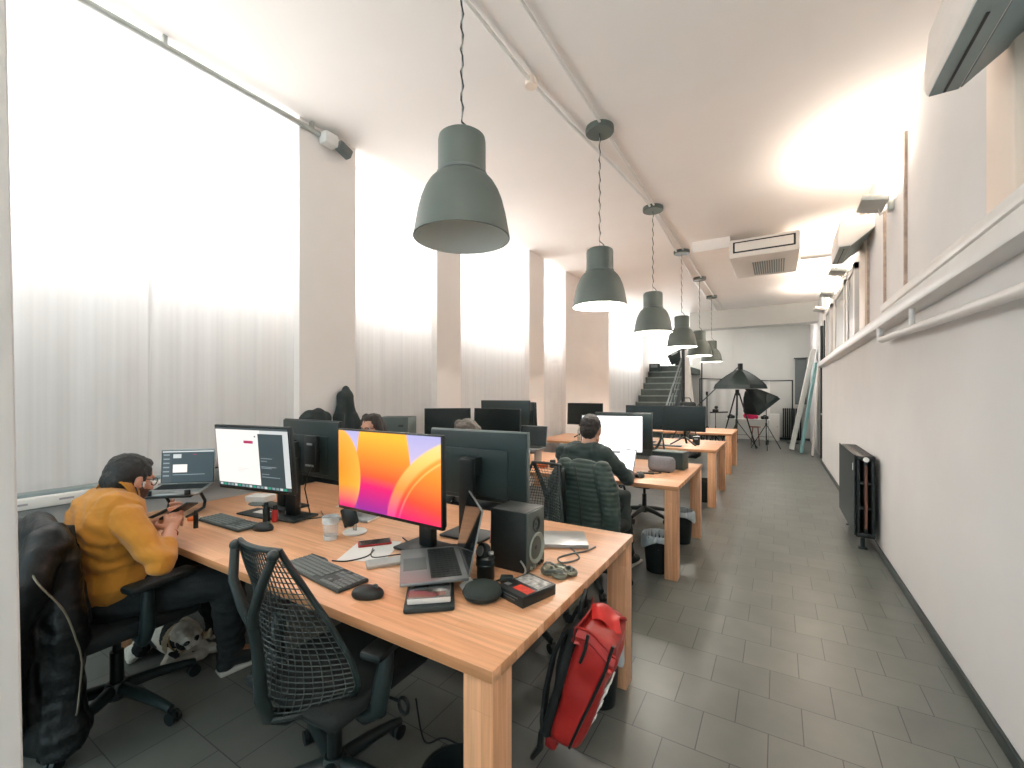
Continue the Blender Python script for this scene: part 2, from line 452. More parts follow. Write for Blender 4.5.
# inner windows high on the right wall
for k, (a, c) in enumerate([(7.15, 7.95), (8.15, 9.6), (10.2, 11.2)]):
    r = bpy.data.objects.new('window_%d' % (7 + k), None); COL.objects.link(r); r['kind'] = 'structure'; r.location = (RX + .04, a, 2.14)
    L_ = c - a; hh = 1.05
    f = B()
    for yy in (.06, L_ - .06): f.span((.0, yy - .06, 0), (.05, yy + .06, hh))
    for z in (.04, hh - .04): f.span((.0, 0, z - .04), (.05, L_, z + .04))
    f.done('window_frame', M['trim'], r); B().span((.022, .03, .03), (.04, L_ - .03, hh - .03)).done('window_pane', M['pane_grey'], r)

# door jamb at the left edge of the frame, close to the viewer
jr = B().box((-.25, -.2, 0), (.5, .4, 4.2), bev=.012)
o = struct(jr, 'wall_front', M['wall']); o.location = (-.905, .162, 1.48)
o.rotation_euler = Matrix.Rotation(rad(-1.25), 4, V((-.52, .854, 0))).to_euler()

# cable trunking under the first curtain
t = thing('cable_trunking', 'long grey metal cable trunking on the left wall below the nearest curtain', 'trunking', (PX - .155, 0, 0))
B().span((0, -1.2, .845), (.1, 2.2, .935), bev=.006).done('channel', M['ac_under'], t)
B().span((.0, 1.62, .84), (.13, 1.82, 1.0), bev=.01).done('junction_box', M['dark'], t)
t = thing('carton', 'long white carton with faint print lying along the grey wall trunking', 'box', (PX - .055, .9, .85))
b = B().box((.03, 0, .04), (.05, 1.1, .062), bev=.012).done('body', M['paper'], t)
pm = mat('faded_print', '#a5a0a6', .8)
for yy, zz, ww in ((-.3, .04, .1), (-.1, .045, .06), (.03, .045, .12), (.2, .04, .03), (.34, .045, .035), (.45, .04, .03)): B().box((.0555, yy, zz), (.002, ww, .011 if yy < .4 else .026)).done('printed_mark', pm, t)


# ------------------------------------------------------------------ curtains
def curtain(y0, y1, z0, label, ph):
    L_ = y1 - y0
    def f(u, v):
        yy = u * L_
        a = .007 * sin(yy * 17 + ph) + .003 * sin(yy * 43 + 2 * ph) + .012 * noise.noise(V((yy * 6, v * 2, ph)))
        flare = (1 - v) ** 2 * .05 * (1 if u > .5 else 0) * (u - .5) * 2
        return V((a * (.75 + .25 * (1 - v)), yy + flare * (-1), z0 + (3.70 - z0) * v))
    o = B().grid(f, int(L_ * 70), 14).done('curtain', M['sheer'], None, (-3.50, y0, 0), ang=80)
    hem = B().grid(lambda u, v: f(u, v * .012) + V((.004, 0, 0)), int(L_ * 70), 1).done('hem', M['sheer'], o, ang=80)
    tag(o, label, 'curtain', 'sheer curtains over the left wall windows')
curtain(-2.0, 1.24, .95, 'sheer white curtain nearest the viewer, behind the man in yellow', .3)
curtain(1.2, 2.24, .95, 'sheer white curtain ending at the first wall pier with the ceiling spotlight', 1.7)
curtain(2.76, 3.95, .1, 'sheer white curtain between the first and second wall piers', 2.6)
curtain(4.36, 6.18, .1, 'sheer white curtain between the second and third wall piers', 4.1)
curtain(6.66, 7.6, .1, 'narrow sheer white curtain right after the third wall pier', 5.2)
curtain(10.03, 13.12, .1, 'farthest sheer white curtain, just before the staircase', 6.6)

t = thing('curtain_rail', 'grey tubular curtain rail along the ceiling above the nearest curtains', 'curtain rail', (-3.40, 0, 3.735))
B().cyl((0, -2.3, 0), (0, 2.42, 0), .022, n=16).done('rod', M['metal'], t)
for yy in (-.9, .3, 1.25, 2.3):
    B().span((-.02, yy - .012, -.01), (.02, yy + .012, .065)).done('bracket', M['metal'], t)
t = thing('wall_spotlight', 'small spotlight with white box at the top of the first pier, after the rail', 'spotlight', (-3.36, 2.44, 3.705))
B().box((0, 0, 0), (.10, .13, .10), bev=.012).done('housing', M['white'], t)
B().box((.03, .13, -.035), (.075, .14, .085), (rad(-20), 0, 0), bev=.015).done('lamp_head', M['grey'], t)

# ------------------------------------------------------------------ ceiling conduits
t = thing('ceiling_conduit', 'cream conduit bending across the ceiling with a round junction box', 'conduit', (0, 0, 3.775))
B().tube([(-1.58, -2.4, 0), (-1.57, 0, 0), (-1.55, 2.82, 0), (-1.5, 3.5, 0), (-1.40, 4.4, 0), (-1.33, 5.3, 0), (-1.45, 9, 0), (-1.45, 13.2, 0)], .014, 8).done('tube', M['trim'], t)
B().cyl((-1.55, 2.82, -.035), (-1.55, 2.82, .02), .045, n=20).done('junction_box', M['cream'], t)
o = B().tube([(-1.28, -2.4, 0), (-1.285, 3.2, 0), (-1.29, 7, 0), (-1.29, 13.25, 0)], .012, 8).done('ceiling_conduit', M['trim'], None, (0, 0, 3.782))
tag(o, 'thin white conduit on the ceiling running straight over the lamp mounts', 'conduit')

# ------------------------------------------------------------------ pipes and units on the right wall
t = thing('water_pipe', 'white pipe along the right wall below the boxed ledge, turning up at its end', 'pipe', (RX - .07, 0, 0))
B().tube([(0, -2.4, 1.69), (0, 1.7, 1.828), (0, 4.66, 1.928), (0, 4.72, 1.932), (0, 4.76, 1.96), (0, 4.765, 2.04)], .026, 12).done('tube', M['trim'], t)
for yy in (.9, 3.75):
    zz = 1.77 + .034 * yy
    B().cyl((0, yy, zz), (0, yy, 2.04), .016, n=10).cyl((0, yy, zz), (.07, yy, zz), .012, n=10).done('bracket', M['trim'], t)

def wall_ac(y0, y1, z0, label, und=-.21):
    t = thing('air_conditioner', label, 'air conditioner', (RX + .09, y0, z0), 0, 'wall air conditioners on the right')
    L_ = y1 - y0
    prof = [(0, .17), (und, .0), (-.315, .0), (-.325, .03), (-.325, .12), (-.31, .29), (-.28, .31), (0, .31)]
    mt = Matrix(((1, 0, 0, 0), (0, 0, 1, 0), (0, 1, 0, 0), (0, 0, 0, 1)))
    B().prism(prof, L_, mt, bev=.006).done('casing', M['ac_white'], t)
    B().span((-.312, .012, -.006), (und - .004, L_ - .012, .004)).done('underside', M['ac_under'], t)
    B().bar((und * .5, .01, .083), (und * .5, L_ - .01, .083), .26, .006, roll=rad(-39)).done('rear_underside', M['ac_under'], t)
    B().box((-.262, L_ / 2 + .04, -.006), (.010, L_ - .12, .006)).done('outlet_slot', M['black'], t)
wall_ac(2.1, 2.70, 2.84, 'white wall air conditioner nearest the viewer, high at the top right corner')
wall_ac(6.05, 6.85, 3.12, 'white wall air conditioner farther along, past the first bracket lamp')

lampm = emis('lit_lamp_glass', '#fff0d8', 14)
def uplight(y, z, label, en=27):
    t = thing('wall_uplighter', label, 'lamp', (RX + .09, y, z), 0, 'uplighters on the right wall')
    B().box((-.02, 0, -.02), (.04, .1, .14), bev=.008).done('wall_plate', M['metal'], t)
    B().box((-.15, 0, 0), (.2, .34, .05), (0, rad(12), 0), bev=.01).done('housing', M['metal'], t)
    B().box((-.152, 0, .029), (.15, .28, .006), (0, rad(12), 0)).done('lamp_glass', lampm, t)
    B().tube([(-.03, .06, -.05), (-.08, .1, -.08), (-.1, .06, -.03)], .008, 6).done('bracket', M['metal'], t)
    l = bpy.data.lights.new('uplight', 'AREA'); l.shape = 'RECTANGLE'; l.size = .16; l.size_y = .3; l.energy = en; l.color = (1, .87, .74)
    lo = bpy.data.objects.new('uplight_beam', l); COL.objects.link(lo); lo.location = (RX - .07, y, z + .06); lo.rotation_euler = (0, rad(180 + 22), 0)
for y, z, s in ((5.2, 3.24, 'nearest metal uplighter on the right wall, a step before the far air conditioner'), (8.0, 3.28, 'second metal uplighter on the right wall, just after the far air conditioner'),
             (9.6, 3.26, 'third metal uplighter on the right wall, over the middle inner window'), (11.25, 3.26, 'farthest metal uplighter on the right wall, beside the dark door')):
    uplight(y, z, s)

uplight(-.9, 3.1, 'added metal uplighter behind the viewer on the right wall, unseen, brightening the near ceiling', 85)  # extra unseen lamp, added to lift the near ceiling and room light
# ceiling cassette unit
t = thing('ceiling_air_conditioner', 'white ceiling air conditioner hanging in front of the far beam', 'air conditioner', (-.6, 7.0, 3.42))
B().span((0, 0, 0), (.86, 1.28, .27), bev=.03).done('casing', M['ac_white'], t)
B().span((.05, -.006, .07), (.81, .01, .23), bev=.01).done('outlet_surround', M['black'], t)
B().span((.075, -.012, .09), (.785, .004, .21), bev=.008).done('louvre', M['ac_white'], t)
b = B()
for i in range(14): b.span((.28 + i * .03, .35, -.008), (.295 + i * .03, 1.1, .003))
b.done('intake_grille', M['ac_under'], t)
for x in (.1, .76): B().cyl((x, .64, .29), (x, .64, .385), .012, n=8).done('hanger_rod', M['metal'], t)
o = B().tube([(.28, 7.6, 3.46), (.5, 7.6, 3.45), (.84, 7.6, 3.44)], .03, 10).done('drain_pipe', M['trim']); tag(o, 'short grey pipe from the ceiling air conditioner to the right wall', 'pipe')

# ------------------------------------------------------------------ radiators
def radiator(name, label, loc, rz, n, h, g=None):
    """cast-iron sections in a row along local Y, depth along -X"""
    t = thing(name, label, 'radiator', loc, rz)
    iron = M['black']
    for i in range(n):
        b = B(); y = i * .058
        for x in (-.03, -.085, -.14):
            b.box((x, y, h / 2), (.032, .038, h - .04), bev=.014)
        b.box((-.085, y, h - .03), (.15, .05, .05), bev=.02); b.box((-.085, y, .03), (.15, .05, .05), bev=.02)
        b.box((-.085, y, h * .36), (.14, .03, .025), bev=.01); b.box((-.085, y, h * .66), (.14, .03, .025), bev=.01)
        b.done('section', iron, t)
    return t
t = radiator('radiator', 'black cast iron radiator on the right wall beside the aisle', (RX - .025, 5.2, .13), 0, 20, .78)
B().span((-.172, -.035, .03), (-.165, 1.14, .78)).done('front_panel', M['dark'], t)
B().box((-.17, .05, .66), (.012, .03, .07), bev=.003).done('meter', M['white'], t)
B().cyl((-.085, -.05, .74), (-.085, -.02, .74), .022, n=12).done('cap', M['white'], t)
B().cyl((-.085, -.035, .1), (-.085, -.035, .68), .012, n=10).done('riser_pipe', mat('copper_pipe', '#7b5346', .5, .3), t)
for y in (.12, 1.0):
    B().cyl((-.09, y, -.13), (-.09, y, .03), .018, n=10).box((-.09, y, -.122), (.07, .06, .014), bev=.004).done('foot', iron if False else M['dark'], t)
t = radiator('radiator', 'dark radiator under the white clutter at the far end wall', (.62, 16.67, .08), rad(90), 9, .95)
for y in (.06, .4): B().cyl((-.085, y, -.08), (-.085, y, .03), .02, n=8).done('foot', M['dark'], t)
# ------------------------------------------------------------------ desks
DT = .75                                   # desk top height
def desk():
    t = thing('desk', 'butcher block desk nearest the viewer, with the red backpack at its end', 'desk', (-.64, .955, 0), 0, 'wooden desks in rows')
    L_, D = 2.68, 1.31
    B().span((-L_, 0, DT - .036), (0, D, DT), bev=.003).done('desk_top', M['wood'], t)
    for x in (-.055, -L_ + .055):
        for y in (.058, D - .058):
            B().box((x, y, (DT - .036) / 2), (.098, .098, DT - .036), bev=.002).done('leg', M['woodv'], t)
    b = B(); b.span((-L_ + .1, D / 2 - .02, DT - .1), (-.3, D / 2 + .02, DT - .036)); b.done('cross_beam', M['woodv'], t)
    return t
d0 = desk()
dup(d0, (-.67, 3.61, 0), 0, 'second butcher block desk from the viewer, where the man in green sits')
dup(d0, (-.68, 6.2, 0), 0, 'third butcher block desk from the viewer, with two dark monitors by the aisle')
dup(d0, (-.72, 8.92, 0), 0, 'farthest butcher block desk, empty at its aisle end')

# ------------------------------------------------------------------ pendant lamps
shade_m = mat('lamp_grey_green', '#5a645f', .5, .1, var=.04)
inner_m = mat('lamp_inside', '#d3d5cf', .5, var=.02)
bulb_m = emis('bulb_glass', '#fff1dc', 30)
bulb_off = mat('opal_bulb', '#e8e6e0', .3, var=.01)
def pendant(lit):
    t = thing('pendant_lamp', 'x', 'lamp', (0, 0, 0), 0, 'grey dome pendant lamps over the desks')
    R, h = .235, .50
    out = [(.0, h), (.098, h), (.112, h - .01), (.116, h - .03), (.116, .315), (.121, .31), (.121, .298), (.135, .29), (.157, .266), (.178, .23), (.198, .18), (.213, .12), (.224, .06), (.233, .012), (R, .0)]
    ins = [(R - .006, .0), (.226, .02), (.214, .08), (.2, .15), (.178, .21), (.15, .255), (.1, .28), (0, .285)]
    B().lathe(out + [(R - .006, 0)], 48).done('shade', shade_m, t, ang=25, fix=False)
    B().lathe(ins, 48).done('reflector', inner_m, t, ang=40, fix=False)
    B().lathe([(.118, .316), (.123, .312), (.123, .302), (.118, .298)], 48).done('neck_ring', M['grey'], t)
    bb = B().sph((0, 0, .17), .045).done('bulb', bulb_m if lit else bulb_off, t); B().cyl((0, 0, .2), (0, 0, .285), .022, n=12).done('bulb_holder', M['white'], t)
    up = CEIL - 2.24
    pts = [(.007 * sin(k * 1.9) * (1 if 2 < k < 28 else .2), .007 * cos(k * 1.9) * (1 if 2 < k < 28 else .2), h + (up - h) * k / 30) for k in range(31)]
    pts[0] = (.05, 0, h - .005); pts[1] = (.03, .01, h + .04)
    B().tube(pts, .0045, 6).done('cord', M['dark'], t)
    B().cyl((0, 0, h), (0, 0, up), .0028, n=6).done('suspension_wire', M['metal'], t)
    B().lathe([(0, up), (.12, up), (.122, up - .012), (.122, up - .042), (.116, up - .05), (0, up - .05)], 32).done('ceiling_canopy', shade_m, t, ang=25)
    return t
LX = -1.32
lab = ['big grey dome pendant lamp nearest the viewer, over the bright orange screen', 'second grey dome pendant lamp from the viewer', 'third grey dome pendant lamp from the viewer',
       'fourth grey dome pendant lamp from the viewer', 'fifth grey dome pendant lamp, second from the far end', 'last and smallest-looking grey dome pendant lamp, nearest the end wall']
p_off = pendant(False); p_off.location = (LX, 1.70, 2.24); p_off['label'] = lab[0]
p_on = pendant(True)
for k, y in enumerate((3.65, 5.55, 7.48, 9.4, 11.3)):
    if k == 0: p_on.location = (LX - .005, y, 2.24); p_on['label'] = lab[1]
    else: dup(p_on, (LX - .005 * k, y, 2.24), 0, lab[k + 1])
    l = bpy.data.lights.new('pendant_bulb', 'POINT'); l.energy = 22; l.color = (1, .93, .85); l.shadow_soft_size = .05
    lo = bpy.data.objects.new('pendant_light', l); COL.objects.link(lo); lo.location = (LX - .005 * k, y, 2.24 + .09)

# ------------------------------------------------------------------ monitors
scr_off = mat('dark_screen', '#0d1818', .25, var=.05, spec=.4)
back_m = mat('monitor_back', '#1e2f30', .42, var=.06, scale=3)
bez_m = mat('monitor_bezel', '#0f1515', .4, var=.03)
edge_m = mat('monitor_edge', '#6f7876', .4, .3, var=.03)
def monitor(label, loc, rz, w_=.61, h_=.36, zc=.21, screen=None, stand='column', tilt=6, edge=False, group='desk monitors', back=.055, cx=0.):
    """screen faces local -Y; loc is the stand's place on the desk, zc the height of the panel's lower edge"""
    t = thing('monitor', label, 'monitor', loc, rz, group)
    R = Euler((rad(-tilt), 0, 0)).to_matrix(); c = V((0, -back, zc + h_ / 2))
    def pl(x, y, z): return c + R @ V((x, y, z))
    B().box(c + R @ V((0, .009, 0)), (w_, .018, h_), R, bev=.003).done('panel', bez_m if not edge else edge_m, t)
    B().box(c + R @ V((0, .024, .0)), (w_ * .985, .014, h_ * .97), R, bev=.006).done('back_cover', back_m, t)
    B().box(c + R @ V((0, .034, -.035)), (w_ * .66, .016, h_ * .66), R, bev=.006).done('electronics_bulge', back_m, t)
    mt = Matrix.Translation(c) @ R.to_4x4()
    sw, sh = w_ - .016, h_ - .022
    sb = B().box((0, -.001, .004), (sw, .003, sh))
    if callable(screen):
        so = sb.done('screen', scr_off, t); so.matrix_local = mt
        screen(so, sw, sh)
    else:
        so = sb.done('screen', screen or scr_off, t); so.matrix_local = mt
    if stand == 'column':
        B().box((cx, .045, (zc + h_ * .62) / 2), (.085, .045, zc + h_ * .62), bev=.012).done('stand_column', M['black'], t)
        yb = max(.03, back + .02); B().box(c + R @ V((cx, .03 + yb / 2, .0)), (.1, yb, .1), R, bev=.008).done('mount', M['black'], t)
        B().box((cx, .03, .008), (.25, .18, .014), bev=.006).done('stand_base', M['black'], t)
    elif stand == 'vee':
        b = B(); top = V((0, .02, zc + h_ * .2)); b.cap((0, .0, zc + .12), (0, .03, .12), .02)
        for x in (-.17, .17):
            b.bar((0, .03, .12 if zc < .3 else .18), (x, -.1, .012), .03, .016, bev=.004)
        b.bar((0, .03, .13), (0, .15, .012), .03, .016, bev=.004)
        b.done('stand_feet', M['black'], t)
    return t

def rects(parent, name, rows, z0=-.0028):
    """flat blocks of content on a lit screen: rows of (x0, z0, x1, z1, material) in metres from the centre"""
    mats, b = [], B()
    for k, (x0, a, x1, c, mm) in enumerate(rows):
        if mm not in mats: mats.append(mm)
        y = z0 - .00015 * k
        b.span((x0, y - .0002, a), (x1, y + .0002, c), m=mats.index(mm))
    return b.done(name, mats, parent)
S = {k: emis('screen_' + k, c, s * .78) for k, (c, s) in dict(white=('#e9e2dd', .95), bright=('#ffffff', 1.6), code=('#3b494d', .8), pale=('#cfd3d2', .8), pink=('#b0205e', .8),
     dock=('#7f9a9a', .8), green=('#1f9a7a', .8), ink=('#8b9aa0', .8), bar=('#454d50', .8), dusk=('#39474c', .8)).items()}
def doc_screen(so, sw, sh):
    x0, x1, a, c = -sw / 2 + .003, sw / 2 - .003, -sh / 2 + .008, sh / 2
    W_ = x1 - x0
    rows = [(x0, a + .02, x0 + W_ * .63, c - .012, S['white']), (x0 + W_ * .6, a + .02, x0 + W_ * .93, c - .03, S['code']), (x0 + W_ * .93, a + .02, x1, c - .03, S['pale']),
            (x0, c - .012, x1, c, S['bar']), (x0 + W_ * .63, c - .03, x1, c - .012, S['pale']), (x0, a, x1, a + .02, S['dusk']),
            (x0 + W_ * .40, c - .085, x0 + W_ * .53, c - .070, S['pink']), (x0 + W_ * .55, c - .05, x0 + W_ * .57, c - .042, S['bar'])]
    for k in range(18): rows.append((x0 + .01 + k * W_ / 19, a + .004, x0 + .01 + k * W_ / 19 + W_ / 28, a + .016, [S['pale'], S['green'], S['ink'], S['dock']][k % 4]))
    for k, (zz, ww) in enumerate(((.17, .15), (.155, .08), (.125, .2), (.118, .14), (.085, .1), (.07, .24))): rows.append((x0 + W_ * .63, a + zz - .002 + .0, x0 + W_ * (.63 + ww), a + zz + .001, S['ink']))
    for k in range(3): rows.append((x0 + W_ * .3, a + .09 + k * .008, x0 + W_ * (.38 + .04 * k), a + .092 + k * .008, S['pale']))
    rects(so, 'screen_content', rows)
def white_screen(so, sw, sh):
    rects(so, 'screen_content', [(-sw / 2, -sh / 2 + .01, sw / 2, sh / 2, S['bright']), (-.12, .07, .08, .075, S['white']), (-.06, .05, .1, .055, S['white']), (-sw / 2, -sh / 2, sw / 2, -sh / 2 + .01, S['pale'])])
petals = petals_mat()

monitor('lit monitor showing a white page and dark code window, nearest the man in yellow', (-2.455, 1.50, DT), rad(9), .575, .36, .20, doc_screen, 'column', -5, back=.215)
monitor('large monitor with orange and magenta petals on its screen', (-1.42, 1.52, DT), rad(-2), .65, .37, .20, petals, 'column', -.5, back=.21)
mC = monitor('monitor seen from behind with a tall black stand, back to the code monitor', (-2.55, 1.68, DT), rad(180 - 2), .61, .36, .205, None, 'column', 0, cx=.17)
mD = monitor('monitor seen from behind next to the black loudspeaker, its stand column showing', (-1.36, 1.84, DT), rad(180 + 1), .62, .37, .17, None, 'column', 0, edge=True)
# docking box hung on the stand of the monitor
t = thing('docking_box', 'small black computer box with cables mounted beside a monitor stand', 'computer', (-2.43, 1.645, 1.115))
B().box((0, 0, 0), (.11, .03, .22), bev=.004).done('case', M['black'], t)
B().box((0, -.017, .06), (.05, .004, .012)).done('port', M['silver'], t); B().box((0, -.017, -.07), (.08, .004, .012)).done('port', M['silver'], t)
B().tube([(.02, -.016, -.07), (.03, -.05, -.12), (.02, -.06, -.2), (.06, -.05, -.355)], .004, 6).done('cable', M['black'], t)
# second row
monitor('dark monitor by the curtain, angled, left of the grey-haired head', (-3.22, 3.88, DT), rad(44), .52, .34, .23, None, 'column', 3)
monitor('dark monitor standing right behind the grey-haired head', (-2.68, 4.12, DT), rad(2), .60, .36, .21, None, 'column', 3)
monitor('tall monitor seen from behind beyond the dark pair by the curtain', (-2.95, 4.65, DT), rad(180 + 4), .70, .40, .25, None, 'column', 2)
monitor('second monitor back beyond the dark pair, farther right and angled', (-2.66, 4.78, DT), rad(180 - 50), .45, .36, .27, None, 'column', 2)
monitor('bright white monitor in front of the man in green', (-1.37, 4.12, DT), rad(12), .58, .36, .17, white_screen, 'column', 3)
monitor('monitor standing back to back with the bright white one', (-1.37, 4.42, DT), rad(180), .60, .37, .17, None, 'column', 2)
# third row
monitor('dark monitor near the curtains, farthest left on the third desk', (-2.73, 6.86, DT), rad(0), .62, .36, .22, None, 'vee', 3)
monitor('dark monitor on the third desk, left of the aisle-side pair', (-1.7, 6.72, DT), rad(4), .6, .36, .2, None, 'column', 3)
monitor('dark monitor on the third desk nearest the aisle, on vee-shaped feet', (-1.14, 6.62, DT), rad(-2), .58, .36, .2, None, 'vee', 3)

# ------------------------------------------------------------------ keyboards, mice
key_m = mat('keycap_grey', '#6c7676', .5, var=.05); keybody = mat('keyboard_graphite', '#353f40', .45, var=.04)
key_meshes = {}
def keycap(w_):
    if w_ not in key_meshes:
        me = B().box((0, 0, 0), (w_, .0155, .004), bev=.0012, seg=1).mesh('key'); key_meshes[w_] = me; me.materials.append(key_m)
    return key_meshes[w_]
def keyboard(label, loc, rz):
    t = thing('keyboard', label, 'keyboard', loc, rz, 'graphite keyboards')
    W_, D = .43, .132
    B().box((0, 0, .008), (W_, D, .013), bev=.004).done('body', keybody, t)
    def put(x, y, w_):
        o = bpy.data.objects.new('key', keycap(w_)); COL.objects.link(o); o.parent = t; o.location = (x, y, .0165)
    y = .052
    for r_ in range(6):
        n = 14; x = -W_ / 2 + .016
        if r_ == 5:
            for w_ in (.0165, .0165, .0165, .098, .0165, .0165, .0165, .0165): put(x + w_ / 2 - .008, y, w_); x += w_ + .0025
        else:
            for k in range(n): put(x, y, .0165); x += .019
        x = W_ / 2 - .128
        if r_ not in (3,):
            for k in range(3 if r_ not in (0,) else 2):
                if r_ in (1, 2) or k == 1 or r_ == 5: put(x + k * .019, y, .0165)
        x = W_ / 2 - .069
        for k in range(4): put(x + k * .019 - .002, y, .0165)
        y -= .0208
    return t
keyboard('graphite keyboard in front of the code monitor, by the black mouse and red bottle', (-2.64, 1.275, DT), rad(1))
keyboard('graphite keyboard nearest the viewer, below the petals screen', (-1.575, 1.117, DT), rad(-6))
def mouse(label, loc, rz):
    t = thing('computer_mouse', label, 'mouse', loc, rz, 'black computer mice')
    b = B().sph((0, 0, .012), (.037, .06, .03)).sph((-.012, -.01, .008), (.032, .045, .022))
    me = fused(b, .003, 3); 
    for v in me.vertices: v.co.z = max(v.co.z, .001)
    link(me, 'shell', M['black'], t)
    B().cyl((-.004, .028, .036), (.004, .028, .036), .011, n=16).done('scroll_wheel', M['grey'], t)
    return t
mouse('black mouse beside the far keyboard, in front of the red bottle', (-2.36, 1.31, DT), rad(-70))
mouse('black mouse beside the nearest keyboard, close to the desk edge', (-1.262, 1.075, DT), rad(-65))

# ------------------------------------------------------------------ laptops
lap_keys = None
def laptop(label, loc, rz, open_deg, body_m, screen=None, w_=.31, d_=.215, group=None, rx=0., ry=0.):
    t = thing('laptop', label, 'laptop', loc, rz, group)
    t.rotation_euler = (rx, ry, rz)
    b = B().box((0, 0, .007), (w_, d_, .013), bev=.004)
    b.done('base', body_m, t)
    if open_deg:
        kb = B().box((0, d_ * .18, .0138), (w_ * .86, d_ * .46, .001))
        ko = kb.done('keyboard', M['black'], t)
        kk = B()
        for r_ in range(6):
            for k in range(14): kk.box((-w_ * .40 + k * w_ * .0615, d_ * .36 - r_ * d_ * .073, .0149), (w_ * .05, d_ * .056, .0014))
        kk.done('keys', mat('laptop_keys', '#1a2222', .4), ko)
        B().box((0, -d_ * .27, .0138), (w_ * .36, d_ * .36, .0008), bev=.0003).done('trackpad', M['grey'] if body_m is not M['silver'] else body_m, t)
        a = rad(open_deg)
        R = Euler((a - pi, 0, 0)).to_matrix()      # 0 = closed, lid swings up and back
        hinge = V((0, d_ / 2 - .004, .014))
        Rl = Euler((-a, 0, 0)).to_matrix()
        # the closed lid lies along -Y from the hinge; rotate it by -open about X
        def lp(x, y, z): return hinge + Euler((-a, 0, 0)).to_matrix() @ V((x, y, z))
        m4 = Matrix.Translation(hinge) @ Euler((-a, 0, 0)).to_matrix().to_4x4()
        lid = B().box((0, -d_ / 2, .004), (w_, d_, .006), bev=.0025).done('lid', body_m, t); lid.matrix_local = m4
        sc = B().box((0, -d_ / 2, .0004), (w_ - .008, d_ - .01, .001)).done('screen', screen if (screen and not callable(screen)) else scr_off, lid)
        if callable(screen): screen(lid, w_, d_)
    else:
        B().box((0, 0, .0165), (w_, d_, .005), bev=.002).done('lid', body_m, t)
    return t
def editor_screen(lid, w_, d_):
    # content sits on the inner side of the lid (local -Z when closed); x across, -y towards the top edge
    mats, b = [], B()
    def r(x0, y0, x1, y1, mm, k):
        if mm not in mats: mats.append(mm)
        b.span((x0, y0, -.0004 - .0003 * k), (x1, y1, -.0001 - .0003 * k), m=mats.index(mm))
    X0, X1, Y0, Y1 = -w_ / 2 + .008, w_ / 2 - .008, -d_ + .01, -.008     # Y0 top, Y1 bottom
    r(X0, Y0, X1, Y1, S['dusk'], 0); r(X0, Y0, X0 + .05, Y1, S['bar'], 1)
    r(X0 + .06, Y0 + .02, X0 + .105, Y0 + .045, S['pale'], 2); r(X0 + .06, Y0 + .085, X0 + .14, Y0 + .135, S['white'], 2)
    r(X0, Y0, X1, Y0 + .008, S['pale'], 2); r(X0 + .17, Y0 + .022, X0 + .19, Y0 + .026, S['pink'], 2)
    for k in range(6): r(X0 + .006, Y0 + .02 + k * .026, X0 + .04, Y0 + .028 + k * .026, S['ink'], 2)
    r(X0 + .06, Y1 - .05, X0 + .24, Y1 - .046, S['ink'], 2)
    b.done('screen_content', mats, lid)
def page_screen(lid, w_, d_):
    b = B().span((-w_ / 2 + .008, -d_ + .01, -.0005), (w_ / 2 - .008, -.008, -.0001)); b.done('screen_content', S['bright'], lid)
# ------------------------------------------------------------------ office chairs (origin on the floor under the hub, facing +Y)
net_m = mat('elastic_net', '#2a3839', .55, var=.05); frame_m = mat('chair_frame', '#1a2829', .4, var=.06); fab_m = mat('black_seat_fabric', '#11191a', .85, var=.12, scale=40, bump=.2, bscale=300)
def star_base(t, ph=0.):
    B().lathe([(0, .15), (.035, .15), (.05, .13), (.055, .09), (.04, .075), (0, .075)], 24).done('base_hub', frame_m, t)
    for k in range(5):
        a = ph + 2 * pi * k / 5; d = V((cos(a), sin(a), 0))
        lg = B()
        pts = [d * .03 + V((0, 0, .118)), d * .15 + V((0, 0, .108)), d * .27 + V((0, 0, .085)), d * .315 + V((0, 0, .072))]
        lg.tube(pts, [.03, .025, .02, .018], 10)
        o = lg.done('leg', frame_m, t)
        s = V((-d.y, d.x, 0)); c = d * .315 + V((0, 0, .028)) + s * .01
        cb = B()
        for q in (-1, 1): cb.cyl(c + s * (q * .012 - .008), c + s * (q * .012 + .008), .028, n=18)
        cb.cyl(c, d * .315 + V((0, 0, .08)), .008, n=8); cb.box(c + V((0, 0, .014)), (.03, .03, .03), (0, 0, a), bev=.008)
        cb.done('caster', M['black'], o)
    B().cyl((0, 0, .12), (0, 0, .29), .026, n=18).cyl((0, 0, .28), (0, 0, .4), .016, n=14).done('gas_lift', M['black'], t)

